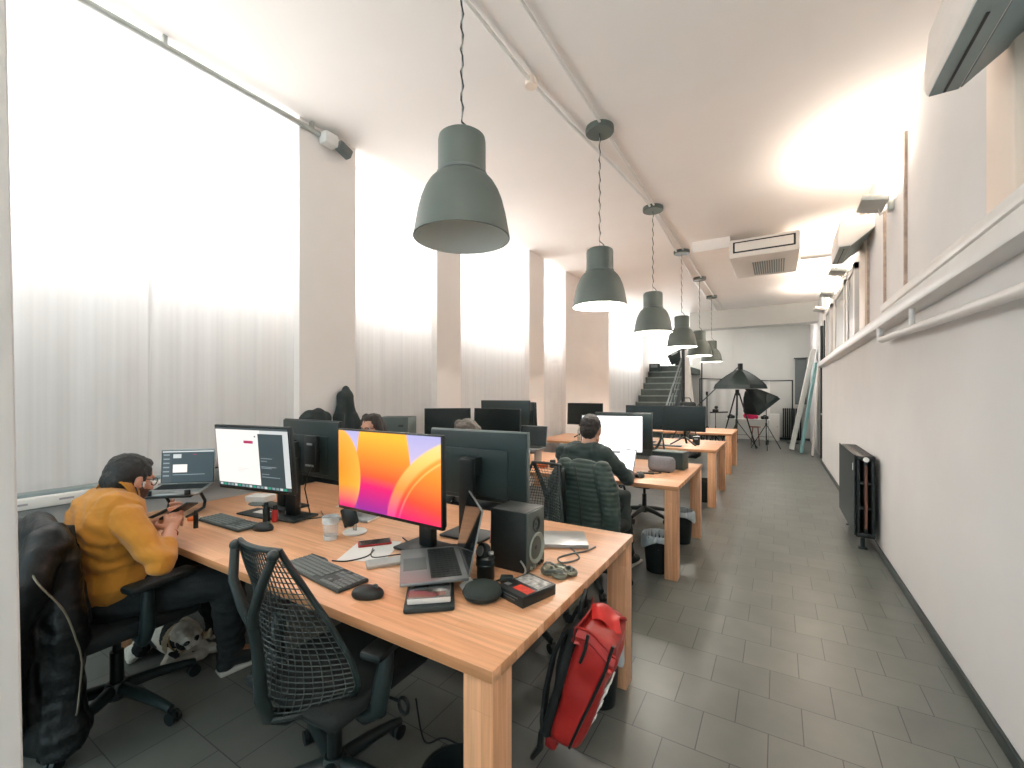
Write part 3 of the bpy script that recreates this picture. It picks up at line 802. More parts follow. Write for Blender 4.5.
def back_pt(u, v):
    """net back surface: u across -1..1, v 0 bottom .. 1 top"""
    z = .46 + .545 * v
    prof = [(0, .15), (.06, .205), (.15, .236), (.3, .236), (.5, .2), (.75, .15), (1, .107)]
    for (a, wa), (c, wc) in zip(prof, prof[1:]):
        if v <= c + 1e-9:
            f = (v - a) / (c - a); f = f * f * (3 - 2 * f) * .4 + f * .6; hw = wa + (wc - wa) * f; break
    y = -.25 - .05 * v + (u * u) * (.155 * (1 - v) ** 1.3 + .02) + .03 * sin(pi * v)
    if v < .12: z -= .02 * (1 - abs(u)) * (1 - v / .12); 
    return V((u * hw, y, z))
def net_chair(label, loc, rz, ph=.3):
    t = thing('office_chair', label, 'chair', loc, rz, 'mesh back office chairs')
    star_base(t, ph)
    g = B().grid(lambda a, c: back_pt(a * 2 - 1, c), 20, 30).mesh()
    net = baked(g, ('WIREFRAME', dict(thickness=.0055, use_even_offset=False, use_replace=True)))
    link(net, 'backrest_net', net_m, t)
    rim = [back_pt(-1, k / 24) for k in range(25)] + [back_pt(-1 + 2 * k / 10, 1) for k in range(1, 11)] + [back_pt(1, 1 - k / 24) for k in range(1, 25)] + [back_pt(1 - 2 * k / 14, 0) for k in range(1, 14)]
    B().tube(rim, .0095, 8, closed=True).done('back_rim', frame_m, t)
    b = B()
    b.tube([(0, -.12, .40), (0, -.19, .41), (0, -.25, .45), (0, -.275, .52), (0, -.282, .64), (0, -.295, .74), (0, -.308, .80)], [.026, .026, .024, .021, .018, .017, .017], 12)
    for s in (-1, 1):
        b.tube([(0, -.30, .76), (s * .03, -.315, .82), (s * .072, -.32, .90), (s * .1, -.3, .985)], [.016, .016, .015, .014], 10)
        b.sph((s * .1, -.298, .995), .018)
    b.done('back_tower', frame_m, t)
    st = fused(B().box((0, .03, .455), (.49, .46, .05), bev=.022, seg=3).box((0, .21, .448), (.46, .12, .05), (rad(-14), 0, 0), bev=.022, seg=3), .012, 5)
    link(st, 'seat', fab_m, t)
    B().box((0, -.02, .40), (.2, .26, .06), bev=.015).box((0, 0, .425), (.4, .36, .014), bev=.005).done('seat_mechanism', frame_m, t)
    for s in (-1, 1):
        b = B().tube([(s * .1, -.04, .405), (s * .22, -.05, .40), (s * .275, -.05, .44), (s * .29, -.04, .55), (s * .288, -.02, .635)], [.02, .024, .03, .03, .022], 10)
        ar = b.done('armrest', frame_m, t)
        B().box((s * .283, .01, .65), (.085, .25, .03), (0, 0, s * rad(8)), bev=.014).done('arm_pad', M['black'], ar)
    b = B().tube([(.1, .06, .39), (.2, .07, .385), (.25, .08, .38)], .006, 8)
    b.tube([(.265 + .022 * cos(a), .08 + .012 * sin(a) * 0, .37 + .028 * sin(a)) for a in [2*pi*k/16 for k in range(16)]], .007, 8, closed=True)
    b.done('height_lever', M['black'], t)
    return t
nc = net_chair('mesh back office chair in the foreground, pushed up to the nearest desk', (-1.40, 1.04, 0), rad(2), .25)
dup(nc, (-1.385, 2.39, 0), rad(174), 'mesh back office chair facing the nearest desk from behind the loudspeaker, empty')
dup(nc, (-2.0, 2.84, 0), rad(181), 'mesh back office chair under the grey-haired person behind the nearest desk')
dup(nc, (-2.87, 2.72, 0), rad(180), 'mesh back office chair under the person whose face shows over a monitor')
dup(nc, (-1.36, 5.28, 0), rad(172), 'office chair with a star base seen under the second desk')
dup(nc, (-1.42, 7.98, 0), rad(170), 'office chair seen under the third desk')

def task_chair(label, loc, rz, ph=.2, arms=True):
    t = thing('task_chair', label, 'chair', loc, rz)
    star_base(t, ph)
    link(fused(B().box((0, .02, .45), (.48, .46, .07), bev=.03, seg=3), .012, 4), 'seat', fab_m, t)
    bk = B().grid(lambda u, v: V(((u - .5) * (.38 - .10 * v), -.235 - .04 * v + .06 * (2*u - 1) ** 2, .52 + .42 * v)), 16, 14, thick=.05)
    link(fused(bk, .012, 3), 'backrest', fab_m, t)
    B().tube([(0, -.12, .40), (0, -.27, .41), (0, -.315, .5), (0, -.33, .75)], [.03, .03, .028, .022], 10).done('back_support', frame_m, t)
    B().box((0, -.02, .40), (.2, .26, .05), bev=.015).done('seat_mechanism', frame_m, t)
    for s in (-1, 1) if arms else ():
        ar = B().tube([(s * .1, .02, .40), (s * .25, .0, .40), (s * .28, .0, .46), (s * .285, .0, .63)], [.022, .026, .03, .022], 10).done('armrest', frame_m, t)
        B().box((s * .28, .05, .655), (.09, .27, .035), (0, 0, s * rad(6)), bev=.015).done('arm_pad', M['black'], ar)
    return t
task_chair('black task chair with armrests under the man in the yellow sweater', (-2.62, .78, 0), rad(4), rad(14))
task_chair('black task chair under the man in green, jacket over its back', (-1.27, 3.24, 0), rad(-8), .5, False)

# ------------------------------------------------------------------ jackets over chair backs
leather = mat('black_leather', '#080d0e', .4, var=.2, scale=9, bump=.35, bscale=45, spec=.4)
quilt = mat('green_quilted_nylon', '#2b3d38', .6, var=.12, scale=12, bump=.15, bscale=80)
zip_m = mat('zip_metal', '#857d6e', .35, .7)
def draped(label, loc, rz, hw, dep, z0, z1, m, disp, sleeves, cat='jacket', name='jacket', flare=.03, voxel=.012):
    t = thing(name, label, cat, loc, rz)
    b = B()
    def f(u, v):
        a = 2 * pi * u
        zz = z0 + (z1 - z0) * (1 - (1 - v) ** 1)
        top = max(0., (v - .8) / .2)
        ww = (hw + flare * (1 - v)) * (1 - .22 * top ** 2); dd = (dep + .03 * (1 - v)) * (1 - .55 * top ** 2)
        rip = 1 + (.07 * sin(5 * a + 1.3) + .05 * sin(9 * a + v * 2)) * (1 - v * .85)
        ca, sa = cos(a), sin(a)
        sx = math.copysign(abs(ca) ** .6, ca); sy = math.copysign(abs(sa) ** .6, sa)
        return V((ww * sx * rip, dd * sy * rip, zz + .03 * sin(3 * a) * (1 - v)))
    b.grid(f, 64, 30, cu=True)
    bmesh.ops.holes_fill(b.bm, edges=b.bm.edges[:], sides=0)
    b.sph((0, 0, z1 - .02), (hw * .8, dep * .5, .05))
    for pts, rs in sleeves: b.tube(pts, rs, 14); b.sph(pts[0], rs[0]); b.sph(pts[-1], (rs[-1], rs[-1], .02))
    me = fused(b, voxel, 3, disp)
    link(me, 'shell', m, t, ang=70)
    return t
def wrinkle(co, n):
    a = noise.noise(V((co.x * 9, co.y * 9, co.z * 4.5))) * .022 + .006 * noise.noise(V((co.x * 20, co.y * 20, co.z * 26)))
    c = noise.ridged_multi_fractal(V((co.x * 5 + co.z * 4, co.y * 5, co.z * 6)), 1, 2, 3, 1, 2) * .008
    return a + c - .006
jk = draped('black leather jacket hung over the chair back of the man in yellow', (-2.585, .515, 0), rad(8), .215, .075, .10, .96, leather, wrinkle,
    [([(.19, -.03, .9), (.215, -.10, .78), (.205, -.145, .62), (.19, -.15, .42), (.185, -.14, .24)], [.065, .07, .062, .056, .052]),
     ([(-.19, -.03, .9), (-.22, -.10, .78), (-.2, -.14, .6), (-.17, -.15, .4), (-.16, -.14, .2)], [.07, .078, .07, .062, .058])], flare=.04)
def zipline(t, pts):
    P_ = [V(p) for p in pts]; out = []
    for i in range(len(P_) - 1):
        p0, p1, p2, p3 = P_[max(i - 1, 0)], P_[i], P_[i + 1], P_[min(i + 2, len(P_) - 1)]
        for k in range(6):
            u = k / 6; out.append(.5 * ((2 * p1) + (p2 - p0) * u + (2 * p0 - 5 * p1 + 4 * p2 - p3) * u * u + (3 * p1 - p0 - 3 * p2 + p3) * u ** 3) + V((.006 * sin(i * 2.2 + k * .5), 0, 0)))
    B().tube(out + [P_[-1]], .0035, 6).done('zipper', zip_m, t)
zipline(jk, [(.22, -.10, .86), (.29, -.10, .80), (.325, -.04, .68), (.33, -.01, .56), (.325, .01, .46), (.32, .01, .36), (.31, .0, .26)])
B().box((.26, -.155, .42), (.012, .008, .05), bev=.003).done('zip_pull', zip_m, jk)
def quilting(co, n):
    q = abs(sin(co.z * pi / .032)) ** .6 * .007
    return q + noise.noise(V((co.x * 8, co.y * 8, co.z * 8))) * .010 - .004
gk = draped('dark green quilted jacket hung over the chair back of the man in green', (-1.175, 2.93, 0), rad(-8), .18, .07, .40, .985, quilt, quilting,
    [([(.155, -.02, .96), (.21, -.06, .84), (.24, -.075, .7), (.245, -.07, .55), (.25, -.05, .40)], [.06, .068, .064, .058, .055]),
     ([(-.155, -.02, .96), (-.2, -.05, .84), (-.225, -.06, .7), (-.22, -.05, .55), (-.21, -.04, .42)], [.06, .066, .062, .058, .055])], flare=.05, voxel=.009)
B().tube([(-.02, -.1, .98), (.02, -.11, .8), (.045, -.125, .6), (.055, -.13, .45)], .004, 6).done('seam', M['black'], gk)
B().box((-.115, -.1, .7), (.035, .02, .5), bev=.008).done('lining_gap', M['black'], gk)
# coats hung on the first pier
coat_m = mat('black_coat_cloth', '#1c2829', .8, var=.15, scale=10, bump=.2, bscale=60)
def coat(label, loc, z0, z1, hw):
    t = thing('coat', label, 'coat', loc, 0, 'coats on the first wall pier')
    b = B()
    def f(u, v):
        a = 2 * pi * u; zz = z0 + (z1 - z0) * v
        ww = hw * (1 - max(0, v - .55) ** 1.4 * 2.4 * (1 - .5 * v)) ; ww = max(ww, .03)
        rip = 1 + .16 * sin(6 * a) * (1 - v) + .06 * sin(11 * a + 3 * v)
        return V((.06 + .07 * sin(a) * rip * (1 - .3 * v), ww * cos(a) * rip, zz))
    b.grid(f, 56, 26, cu=True); bmesh.ops.holes_fill(b.bm, edges=b.bm.edges[:], sides=0)
    for s in (-1, 1): b.tube([(.07, s * hw * .5, z1 - .18), (.1, s * hw * .95, z1 - .42), (.1, s * hw * 1.0, z1 - .75)], [.05, .055, .05], 12)
    b.sph((.06, 0, z1 - .02), (.065, hw * .6, .07))
    if hw < .15: b.sph((.05, .01, z1 + .03), (.04, .035, .055))
    else: b.sph((.06, 0, z1 - .04), (.07, hw * .8, .09))
    link(fused(b, .014, 3, lambda c, n: noise.noise(c * 9) * .016 + .006 * sin(c.y * 60)), 'shell', coat_m, t, ang=70)
    B().tube([(.0, 0, z1 - .02), (.05, 0, z1 - .025), (.07, 0, z1 + .02)], .006, 6).done('hook', M['metal'], t)
    return t
coat('black hooded coat hanging from a hook on the first wall pier, pointed at the top', (PX, 2.61, 0), .55, 1.475, .14)
coat('black rounded coat hanging low at the near edge of the first wall pier', (PX + .02, 2.30, 0), .5, 1.31, .19)
# ------------------------------------------------------------------ people
skin = mat('skin', '#c48e74', .5, var=.06, scale=25); skin2 = mat('skin_fair', '#cf9f88', .5, var=.06, scale=25)
stub = mat('stubble', '#5a4238', .7, var=.15, scale=60)
hair_bl = mat('hair_black', '#171a1a', .55, var=.3, scale=50, bump=.5, bscale=120)
hair_br = mat('hair_dark_brown', '#241f1c', .55, var=.3, scale=50, bump=.5, bscale=120)
hair_gr = mat('hair_grey_brown', '#5b534c', .6, var=.25, scale=50, bump=.5, bscale=120)
eye_w = mat('eye_white', '#e4e0da', .2, var=0); iris_m = mat('iris', '#1c1512', .2, var=0)
yellow = mat('mustard_knit', '#b97a1c', .85, var=.07, scale=18, bump=.25, bscale=260, sheen=.2)
greenk = mat('dark_green_knit', '#223230', .85, var=.08, scale=18, bump=.25, bscale=220, sheen=.15)
blackk = mat('black_knit', '#1a1f20', .85, var=.1, scale=18, bump=.2, bscale=220)
greyk = mat('grey_knit', '#4b4f50', .85, var=.1, scale=18, bump=.2, bscale=220)
trous = mat('dark_trousers', '#161d20', .85, var=.12, scale=14, bump=.2, bscale=200)
shoe_m = mat('dark_shoe', '#1b2122', .6, var=.1); sole_m = mat('pale_sole', '#c9c6bd', .6, var=.04)

def lerp(a, b, t): return a + (b - a) * t
def torso(b, lv, n=5):
    """lv: list of (centre, half width, depth radius)"""
    for (c0, w0, r0), (c1, w1, r1) in zip(lv, lv[1:]):
        for k in range(n + 1):
            t = k / n; c = lerp(V(c0), V(c1), t); w_ = lerp(w0, w1, t); r = lerp(r0, r1, t)
            b.cap(c - V((w_, 0, 0)), c + V((w_, 0, 0)), r, sub=2)
def hand(b, W, d, n, side, curl=(.3, .3, .2), thumb=None, sc=1.0):
    d = V(d).normalized(); n = V(n); n = (n - d * n.dot(d)).normalized(); s = d.cross(n) * (1 if side == 'R' else -1); W = V(W)
    offs = (.030, .0105, -.0095, -.028); kd = (.088, .091, .086, .077); ln = ((.040, .025, .019), (.045, .028, .02), (.041, .026, .019), (.032, .02, .017))
    b.cap(W - d * .02, W + d * .015, .026 * sc, .024 * sc)
    for i in range(4):
        K = W + (d * kd[i] + s * offs[i]) * sc
        b.cap(W + (d * .012 + s * offs[i] * .55) * sc, K, .0125 * sc, .0105 * sc)
        a = 0; p = K
        for j in range(3):
            a += curl[j] * (1 + .12 * i) ; f = d * cos(a) + n * sin(a) + s * (.09 * (1.5 - i) * (1 if j == 0 else .4))
            q = p + f.normalized() * ln[i][j] * sc; b.cap(p, q, (.0095 - .0008 * j) * sc, (.0088 - .0009 * j) * sc); p = q
    b.sph(W + (d * .045 + n * .006) * sc, (.03 * sc,) * 3)
    p = W + (d * .02 + s * .024 + n * .004) * sc
    for f, L_, r in ((d * .62 + s * .7 + n * .25, .042, .0125), (d * .85 + s * .25 + n * (thumb or .35), .031, .0105), (d * .92 + s * .0 + n * (thumb or .35), .024, .0095)):
        q = p + f.normalized() * L_ * sc; b.cap(p, q, r * sc, (r - .001) * sc); p = q

def person(label, loc, rz, J, cloth, skin_m, hair_m, voxel=.006, group=None, stubble=False, hair='short', glasses=False, sleeve=1.0, trouser=trous, collar=False, grip=None):
    t = thing('person', label, 'person', loc, rz, group)
    g = {k: V(v) for k, v in J.items() if isinstance(v, (tuple, list)) and not k.startswith('hand')}
    hp, nb, hc = g['pelvis'], g['neck'], g['head']
    Rh = Euler((J.get('pitch', 0), J.get('roll', 0), J.get('yaw', 0)), 'XYZ').to_matrix()
    hd = lambda x, y, z: hc + Rh @ V((x, y, z))
    lv = [(hp, .075, .105), (lerp(hp, g['chest'], .45), .065, .10), (g['chest'], .085, .112), (lerp(g['chest'], nb, .55), .09, .095), (nb + V((0, -.005, -.04)), .05, .065)]
    b = B(); torso(b, lv, 4)
    b.chain([nb + V((0, 0, -.03)), hd(0, -.025, -.06)], [.06, .054])
    for sd in 'LR':
        sh, el, wr = g['sh' + sd], g['el' + sd], g['wr' + sd]
        b.chain([lerp(nb, sh, .45) + V((0, 0, -.02)), sh, lerp(sh, el, .5), el, lerp(el, wr, .35), wr], [.06, .052, .046, .038, .04, .026])
        hand(b, wr, *J['hand' + sd])
        hx = hp + V((-.09 if sd == 'L' else .09, 0, -.01)); kn, an = g['kn' + sd], g['an' + sd]
        b.chain([hx, lerp(hx, kn, .5), kn, lerp(kn, an, .3), an], [.088, .075, .056, .055, .038])
        b.chain([an, an + V(J['toe' + sd]) * .55 + V((0, 0, -.04)), an + V(J['toe' + sd]) + V((0, 0, -.06))], [.04, .036, .026])
    # head
    b.sph(hd(0, -.012, .03), (.073, .093, .086), Rh); b.sph(hd(0, .034, -.03), (.057, .060, .086), Rh)
    b.sph(hd(0, .058, -.092), (.030, .030, .024), Rh)
    for s in (-1, 1):
        b.cap(hd(s * .052, .0, -.06), hd(s * .026, .055, -.092), .022, .018)
        b.sph(hd(s * .036, .058, -.02), (.024, .024, .02), Rh)
        b.cap(hd(s * .012, .086, .032), hd(s * .042, .072, .032), .0085, .008)
        b.sph(hd(s * .076, -.008, -.006), (.009, .02, .033), Rh @ Euler((rad(-12), 0, s * rad(18))).to_matrix())
        b.sph(hd(s * .072, .004, -.026), (.008, .012, .014), Rh)
        b.sph(hd(s * .011, .098, -.027), .008)
    b.cap(hd(0, .088, .018), hd(0, .108, -.020), .0075, .0115)
    b.cap(hd(-.018, .086, -.054), hd(.018, .086, -.054), .0065); b.cap(hd(-.015, .085, -.064), hd(.015, .085, -.064), .0075)
    me = fused(b, voxel, 3)
    ih = Rh.inverted()
    def reg(c):
        q = ih @ (c - hc)
        if not stubble or q.length > .16: return 0
        if q.z < -.028 and q.y > .004 and q.y < .115 and abs(q.x) < .09 and q.z > -.125 and not (abs(q.x) < .024 and q.y > .08 and -.071 < q.z < -.047): return 1
        if q.z < -.0 and .012 < q.y < .034 and abs(q.x) > .045: return 1
        return 0
    body = link(paint(me, reg), 'body', [skin_m, stub], t, ang=80)
    for s in (-1, 1):
        e = B().sph(hd(s * .032, .066, .014), .0125).done('eye', eye_w, t); B().sph(hd(s * .032, .075, .014), .0055).done('iris', iris_m, e)
    # hair
    b = B()
    b.sph(hd(0, -.022, .040), (.079, .094, .088), Rh); b.sph(hd(0, -.055, .0), (.070, .060, .075), Rh)
    b.sph(hd(0, .022, .092), (.052, .045, .026), Rh)
    for s in (-1, 1): b.cap(hd(s * .070, .012, .03), hd(s * .071, .014, -.012), .011, .007)
    if hair == 'long':
        for s in (-1, 1):
            b.chain([hd(s * .05, .0, .095), hd(s * .08, .005, .03), hd(s * .086, -.01, -.05), hd(s * .085, .0, -.14), hd(s * .075, .015, -.22)], [.035, .03, .034, .036, .022])
        b.chain([hd(0, -.07, .0), hd(0, -.085, -.1), hd(0, -.09, -.2)], [.075, .07, .05])
    me = fused(b, max(voxel * .8, .0045), 2, lambda c, n: noise.noise(c * 55) * .004 + noise.noise(c * 22) * .004)
    link(me, 'hair', hair_m, t, ang=80)
    # clothing
    ex = .014
    b = B(); torso(b, [(hp + V((0, 0, .06)), .085, .128)] + [(c, w_ + .004, r + ex) for c, w_, r in lv[1:-1]] + [(nb + V((0, -.005, -.045)), .055, .066)], 4)
    for sd in 'LR':
        sh, el, wr = g['sh' + sd], g['el' + sd], g['wr' + sd]
        b.chain([lerp(nb, sh, .4) + V((0, 0, -.028)), sh, lerp(sh, el, .5), el], [.066, .066, .060, .053])
        if sleeve > 0: b.chain([el, lerp(el, wr, .3 * sleeve), lerp(el, wr, .97 * sleeve)], [.055, .054, .047 if sleeve < 1 else .036])
    def wr_(c, n): return noise.noise(V((c.x * 11, c.y * 11, c.z * 16))) * .007 + noise.ridged_multi_fractal(c * 7, 1, 2, 2, 1, 2) * .005 - .004 + .0035 * sin(c.z * 75 + c.x * 25 + 7 * noise.noise(c * 5))
    shirt = link(fused(b, voxel, 4, wr_), 'sweater', cloth, t, ang=80)
    if collar:
        c0 = nb + V((0, .012, -.0)); ax = (hd(0, -.02, -.07) - nb).normalized(); Fm = frame_for(ax)
        mt = Matrix.Translation(c0) @ Fm.to_4x4()
        B().lathe([(.084, -.02), (.090, -.012), (.083, .03), (.078, .046), (.073, .048), (.072, .025)], 28, mt, close=True).done('collar', cloth, shirt)
        B().lathe([(.0868, .020), (.0885, .020), (.0875, .026), (.0860, .026)], 28, mt, close=True).done('collar_stripe', M['black'], shirt)
    b = B(); b.cap(hp - V((.08, 0, .01)), hp + V((.08, 0, -.01)), .115)
    for sd in 'LR':
        hx = hp + V((-.09 if sd == 'L' else .09, 0, -.01)); kn, an = g['kn' + sd], g['an' + sd]
        b.chain([hx, lerp(hx, kn, .5), kn, lerp(kn, an, .4), lerp(kn, an, .93)], [.105, .094, .078, .072, .06])
    link(fused(b, max(voxel, .007), 3, wr_), 'trousers', trouser, t, ang=80)
    for sd in 'LR':
        an = g['an' + sd]; tv = V(J['toe' + sd]); tn = tv.normalized()
        b = B().chain([an + V((0, 0, -.01)) - tn * .02, an + tv * .45 + V((0, 0, -.045)), an + tv + V((0, 0, -.06))], [.052, .045, .036]); b.sph(an - tn * .03 + V((0, 0, -.055)), .042)
        me = fused(b, .007, 3)
        for v in me.vertices: v.co.z = max(v.co.z, .012)
        so = link(me, 'shoe', shoe_m, t, ang=60)
        ctr = an + tv * .46; rz_ = math.atan2(tn.y, tn.x)
        sb = B().box((ctr.x, ctr.y, .014), (tv.length + .12, .088, .026), (0, 0, rz_), bev=.012); sb.done('sole', sole_m, so)
    if glasses:
        b = B()
        for s in (-1, 1):
            b.tube([hd(s * .032 + .022 * cos(a), .094 - .006 * abs(cos(a) * s), .012 + .018 * sin(a)) for a in [2*pi*k/20 for k in range(20)]], .0022, 6, closed=True)
            b.tube([hd(s * .055, .088, .018), hd(s * .074, .05, .018), hd(s * .079, -.005, .012), hd(s * .077, -.015, -.004)], .002, 6)
        b.tube([hd(-.011, .097, .016), hd(0, .099, .018), hd(.011, .097, .016)], .0022, 6)
        gl = b.done('glasses', M['black'], t)
    return t, hd

PX0, PY0 = -2.62, .78
def q(x, y, z): return (x - PX0, y - PY0, z)
man, hdm = person('man in a mustard yellow sweater with glasses, hunched over his phone at the desk', (PX0, PY0, 0), 0, dict(
    pelvis=q(-2.62, .76, .575), chest=q(-2.62, .735, .86), neck=q(-2.645, .77, 1.0), head=q(-2.675, .845, 1.062), pitch=rad(-20), yaw=rad(14),
    shR=q(-2.455, .76, .93), elR=q(-2.24, .81, .765), wrR=q(-2.42, .915, .845), shL=q(-2.82, .78, .955), elL=q(-2.87, .93, .75), wrL=q(-2.60, .975, .855),
    handR=((-.62, .35, .45), (-.5, .2, -.5), 'R', (.65, .8, .6), .5), handL=((.72, .25, .35), (.3, -.75, .3), 'L', (.75, .9, .6), .6),
    knR=q(-2.30, 1.10, .575), anR=q(-2.5, 1.22, .10), toeR=(.02, .15, 0), knL=q(-2.86, 1.13, .56), anL=q(-2.95, 1.36, .10), toeL=(-.02, .16, 0)),
    yellow, skin, hair_bl, voxel=.0045, stubble=True, glasses=True, sleeve=.42, collar=True)
B().box(hdm(.084, .012, -.014), (.008, .007, .02), (0, 0, 0), bev=.003).sph(hdm(.083, .012, -.004), .006).done('earbud', M['white'], man)
B().tube([V(q(-2.42, .915, .845)) + V((.0, 0, 0)) + (V((.62, -.35, -.45)).normalized() * .022) + (frame_for(V((-.62, .35, .45))) @ V((.029 * cos(a), .029 * sin(a), 0))) for a in [2*pi*k/18 for k in range(18)]], .003, 6, closed=True).done('bracelet', mat('red_thread', '#a8423c', .7), man)
# phone in his hands
t = thing('smartphone', 'dark smartphone held in both hands by the man in yellow', 'phone', (-2.515, .985, .905), 0)
t.rotation_euler = (rad(32), rad(-14), rad(-62))
B().box((0, 0, 0), (.074, .15, .008), bev=.003).done('body', M['black'], t); B().box((0, 0, .0045), (.068, .144, .001)).done('screen', mat('phone_glass', '#3c4a4a', .15, var=.05), t)

person('man in a dark green sweater seen from behind, sitting at the bright white monitor', (-1.30, 3.22, 0), rad(-6), dict(
    pelvis=(0, 0, .575), chest=(0, -.0, .90), neck=(.02, .02, 1.075), head=(.035, .06, 1.195), pitch=rad(-6), yaw=rad(6),
    shR=(.185, .0, 1.015), elR=(.265, .23, .815), wrR=(.16, .52, .795), shL=(-.185, .0, 1.015), elL=(-.27, .2, .80), wrL=(-.14, .48, .795),
    handR=((-.05, 1, -.02), (0, 0, -1), 'R', (.2, .25, .2), .2), handL=((.2, 1, -.02), (0, 0, -1), 'L', (.25, .3, .2), .2),
    knR=(.13, .42, .565), anR=(.15, .50, .10), toeR=(.02, .15, 0), knL=(-.13, .42, .565), anL=(-.12, .52, .10), toeL=(-.02, .15, 0)),
    greenk, skin2, hair_br, voxel=.006, group='people at the desks')
person('woman with long dark hair and glasses whose face peeks over a monitor', (-2.905, 2.6, 0), rad(180 + 6), dict(
    pelvis=(0, 0, .575), chest=(0, .02, .88), neck=(0, .05, 1.055), head=(0, .09, 1.19), pitch=rad(-8), yaw=rad(0),
    shR=(.17, .04, .985), elR=(.25, .05, .75), wrR=(.12, .24, .67), shL=(-.17, .04, .985), elL=(-.25, .05, .75), wrL=(-.12, .24, .67),
    handR=((-.2, 1, -.02), (0, 0, -1), 'R', (.25, .3, .2), .2), handL=((.2, 1, -.02), (0, 0, -1), 'L', (.25, .3, .2), .2),
    knR=(.12, .40, .565), anR=(.12, .42, .10), toeR=(.02, .15, 0), knL=(-.12, .40, .565), anL=(-.12, .42, .10), toeL=(-.02, .15, 0)),
    blackk, skin2, hair_br, voxel=.007, group='people at the desks', hair='long', glasses=True)
person('person with grey-brown hair, only the top of the head showing over a monitor', (-1.985, 2.74, 0), rad(178), dict(
    pelvis=(0, 0, .575), chest=(0, .02, .87), neck=(0, .05, 1.03), head=(0, .12, 1.165), pitch=rad(-18), yaw=rad(0),
    shR=(.18, .03, .965), elR=(.23, .06, .74), wrR=(.10, .25, .67), shL=(-.18, .03, .965), elL=(-.23, .06, .74), wrL=(-.10, .25, .67),
    handR=((-.2, 1, -.02), (0, 0, -1), 'R', (.25, .3, .2), .2), handL=((.2, 1, -.02), (0, 0, -1), 'L', (.25, .3, .2), .2),
    knR=(.13, .42, .565), anR=(.13, .44, .10), toeR=(.02, .15, 0), knL=(-.13, .42, .565), anL=(-.12, .44, .10), toeL=(-.02, .15, 0)),
    greyk, skin2, hair_gr, voxel=.007, group='people at the desks', hair='long')

# ------------------------------------------------------------------ dog lying under the desk
fur_w = mat('dog_fur_white', '#cfcbc0', .9, var=.12, scale=40, bump=.5, bscale=160); fur_b = mat('dog_fur_black', '#1b1d1d', .9, var=.2, scale=40, bump=.5, bscale=160)
fur_t = mat('dog_fur_tan', '#9a8a72', .9, var=.15, scale=40, bump=.5, bscale=160)
t = thing('dog', 'small white dog with black eye patch lying on the floor under the desk', 'dog', (-2.83, 1.12, 0), 0)
hc = V((.20, -.05, .215))
Rd = Matrix((V((.35, .93, .0)).normalized(), V((.90, -.36, .02)).normalized(), V((0, 0, 1)))).transposed()   # columns: across, muzzle, up
x_ = Rd.col[0].normalized(); y_ = Rd.col[1].normalized(); z_ = x_.cross(y_).normalized(); x_ = y_.cross(z_)
Rd = Matrix((x_, y_, z_)).transposed() @ Euler((0, rad(22), 0)).to_matrix()
hh = lambda a, c, e: hc + Rd @ V((a, c, e))
b = B()
b.chain([(-.30, -.02, .105), (-.18, 0, .118), (-.05, .0, .128), (.03, -.005, .135)], [.088, .092, .096, .088])
b.chain([(.03, -.005, .15), hh(0, -.04, -.01)], [.075, .06])
b.sph(hh(0, -.005, .012), (.062, .066, .056), Rd); b.cap(hh(0, .035, -.014), hh(0, .092, -.026), .036, .026); b.cap(hh(0, .03, -.035), hh(0, .08, -.044), .024, .017)
for s in (-1, 1):
    b.chain([hh(s * .045, -.02, .045), hh(s * .074, -.015, .062), hh(s * .092, .004, .03)], [.02, .018, .009])
    b.sph(hh(s * .03, .03, .0), .024)
b.chain([(.05, -.05, .08), (.07, -.09, .045), (.08, .0, .032), (.085, .07, .028)], [.042, .034, .026, .026])
b.chain([(.03, .06, .08), (.06, .09, .04), (.10, .16, .028)], [.04, .03, .025])
b.chain([(-.27, -.06, .08), (-.2, -.12, .06), (-.29, -.14, .035), (-.2, -.155, .026)], [.06, .045, .026, .024])
b.chain([(-.27, .06, .08), (-.18, .11, .06), (-.27, .13, .035), (-.19, .14, .026)], [.06, .045, .026, .024])
b.chain([(-.37, -.02, .09), (-.44, .04, .05), (-.47, .12, .03)], [.025, .018, .01])
me = fused(b, .005, 3, lambda c, n: noise.noise(c * 60) * .003)
ih = Rd.inverted()
def coat_(c):
    w_ = ih @ (c - hc)
    if w_.length < .125:
        if (w_ - V((-.034, .03, .012))).length < .030: return 1
        if (w_ - V((.032, .044, .008))).length < .015: return 1
        if w_.x < -.062 and w_.z > .0: return 1
        if w_.x > .05 and w_.z > .015: return 2
        return 2 if (w_.z > .035 and noise.noise(c * 30) > -.1) else 0
    if c.z < .075 and c.x > -.1: return 0
    return 2 if .0 < c.x < .05 else (1 if noise.noise(c * 9) > .12 else 0)
link(paint(me, coat_), 'body', [fur_w, fur_b, fur_t], t, ang=80)
B().sph(hh(0, .114, -.016), (.014, .010, .011), Rd).done('nose', M['black_gloss'], t)
for s in (-1, 1): B().sph(hh(s * .031, .047, .016), .0095).done('eye', M['black_gloss'], t)
B().lathe([(.068, -.012), (.073, -.012), (.073, .012), (.068, .012)], 24, Matrix.Translation((.09, -.02, .168)) @ frame_for(V((.8, -.15, .35))).to_4x4(), close=True).done('collar', mat('tan_collar', '#8d7350', .7), t)
# ------------------------------------------------------------------ things on the nearest desk
def on(o, x, y, z=DT): o.location = (x, y, z); return o
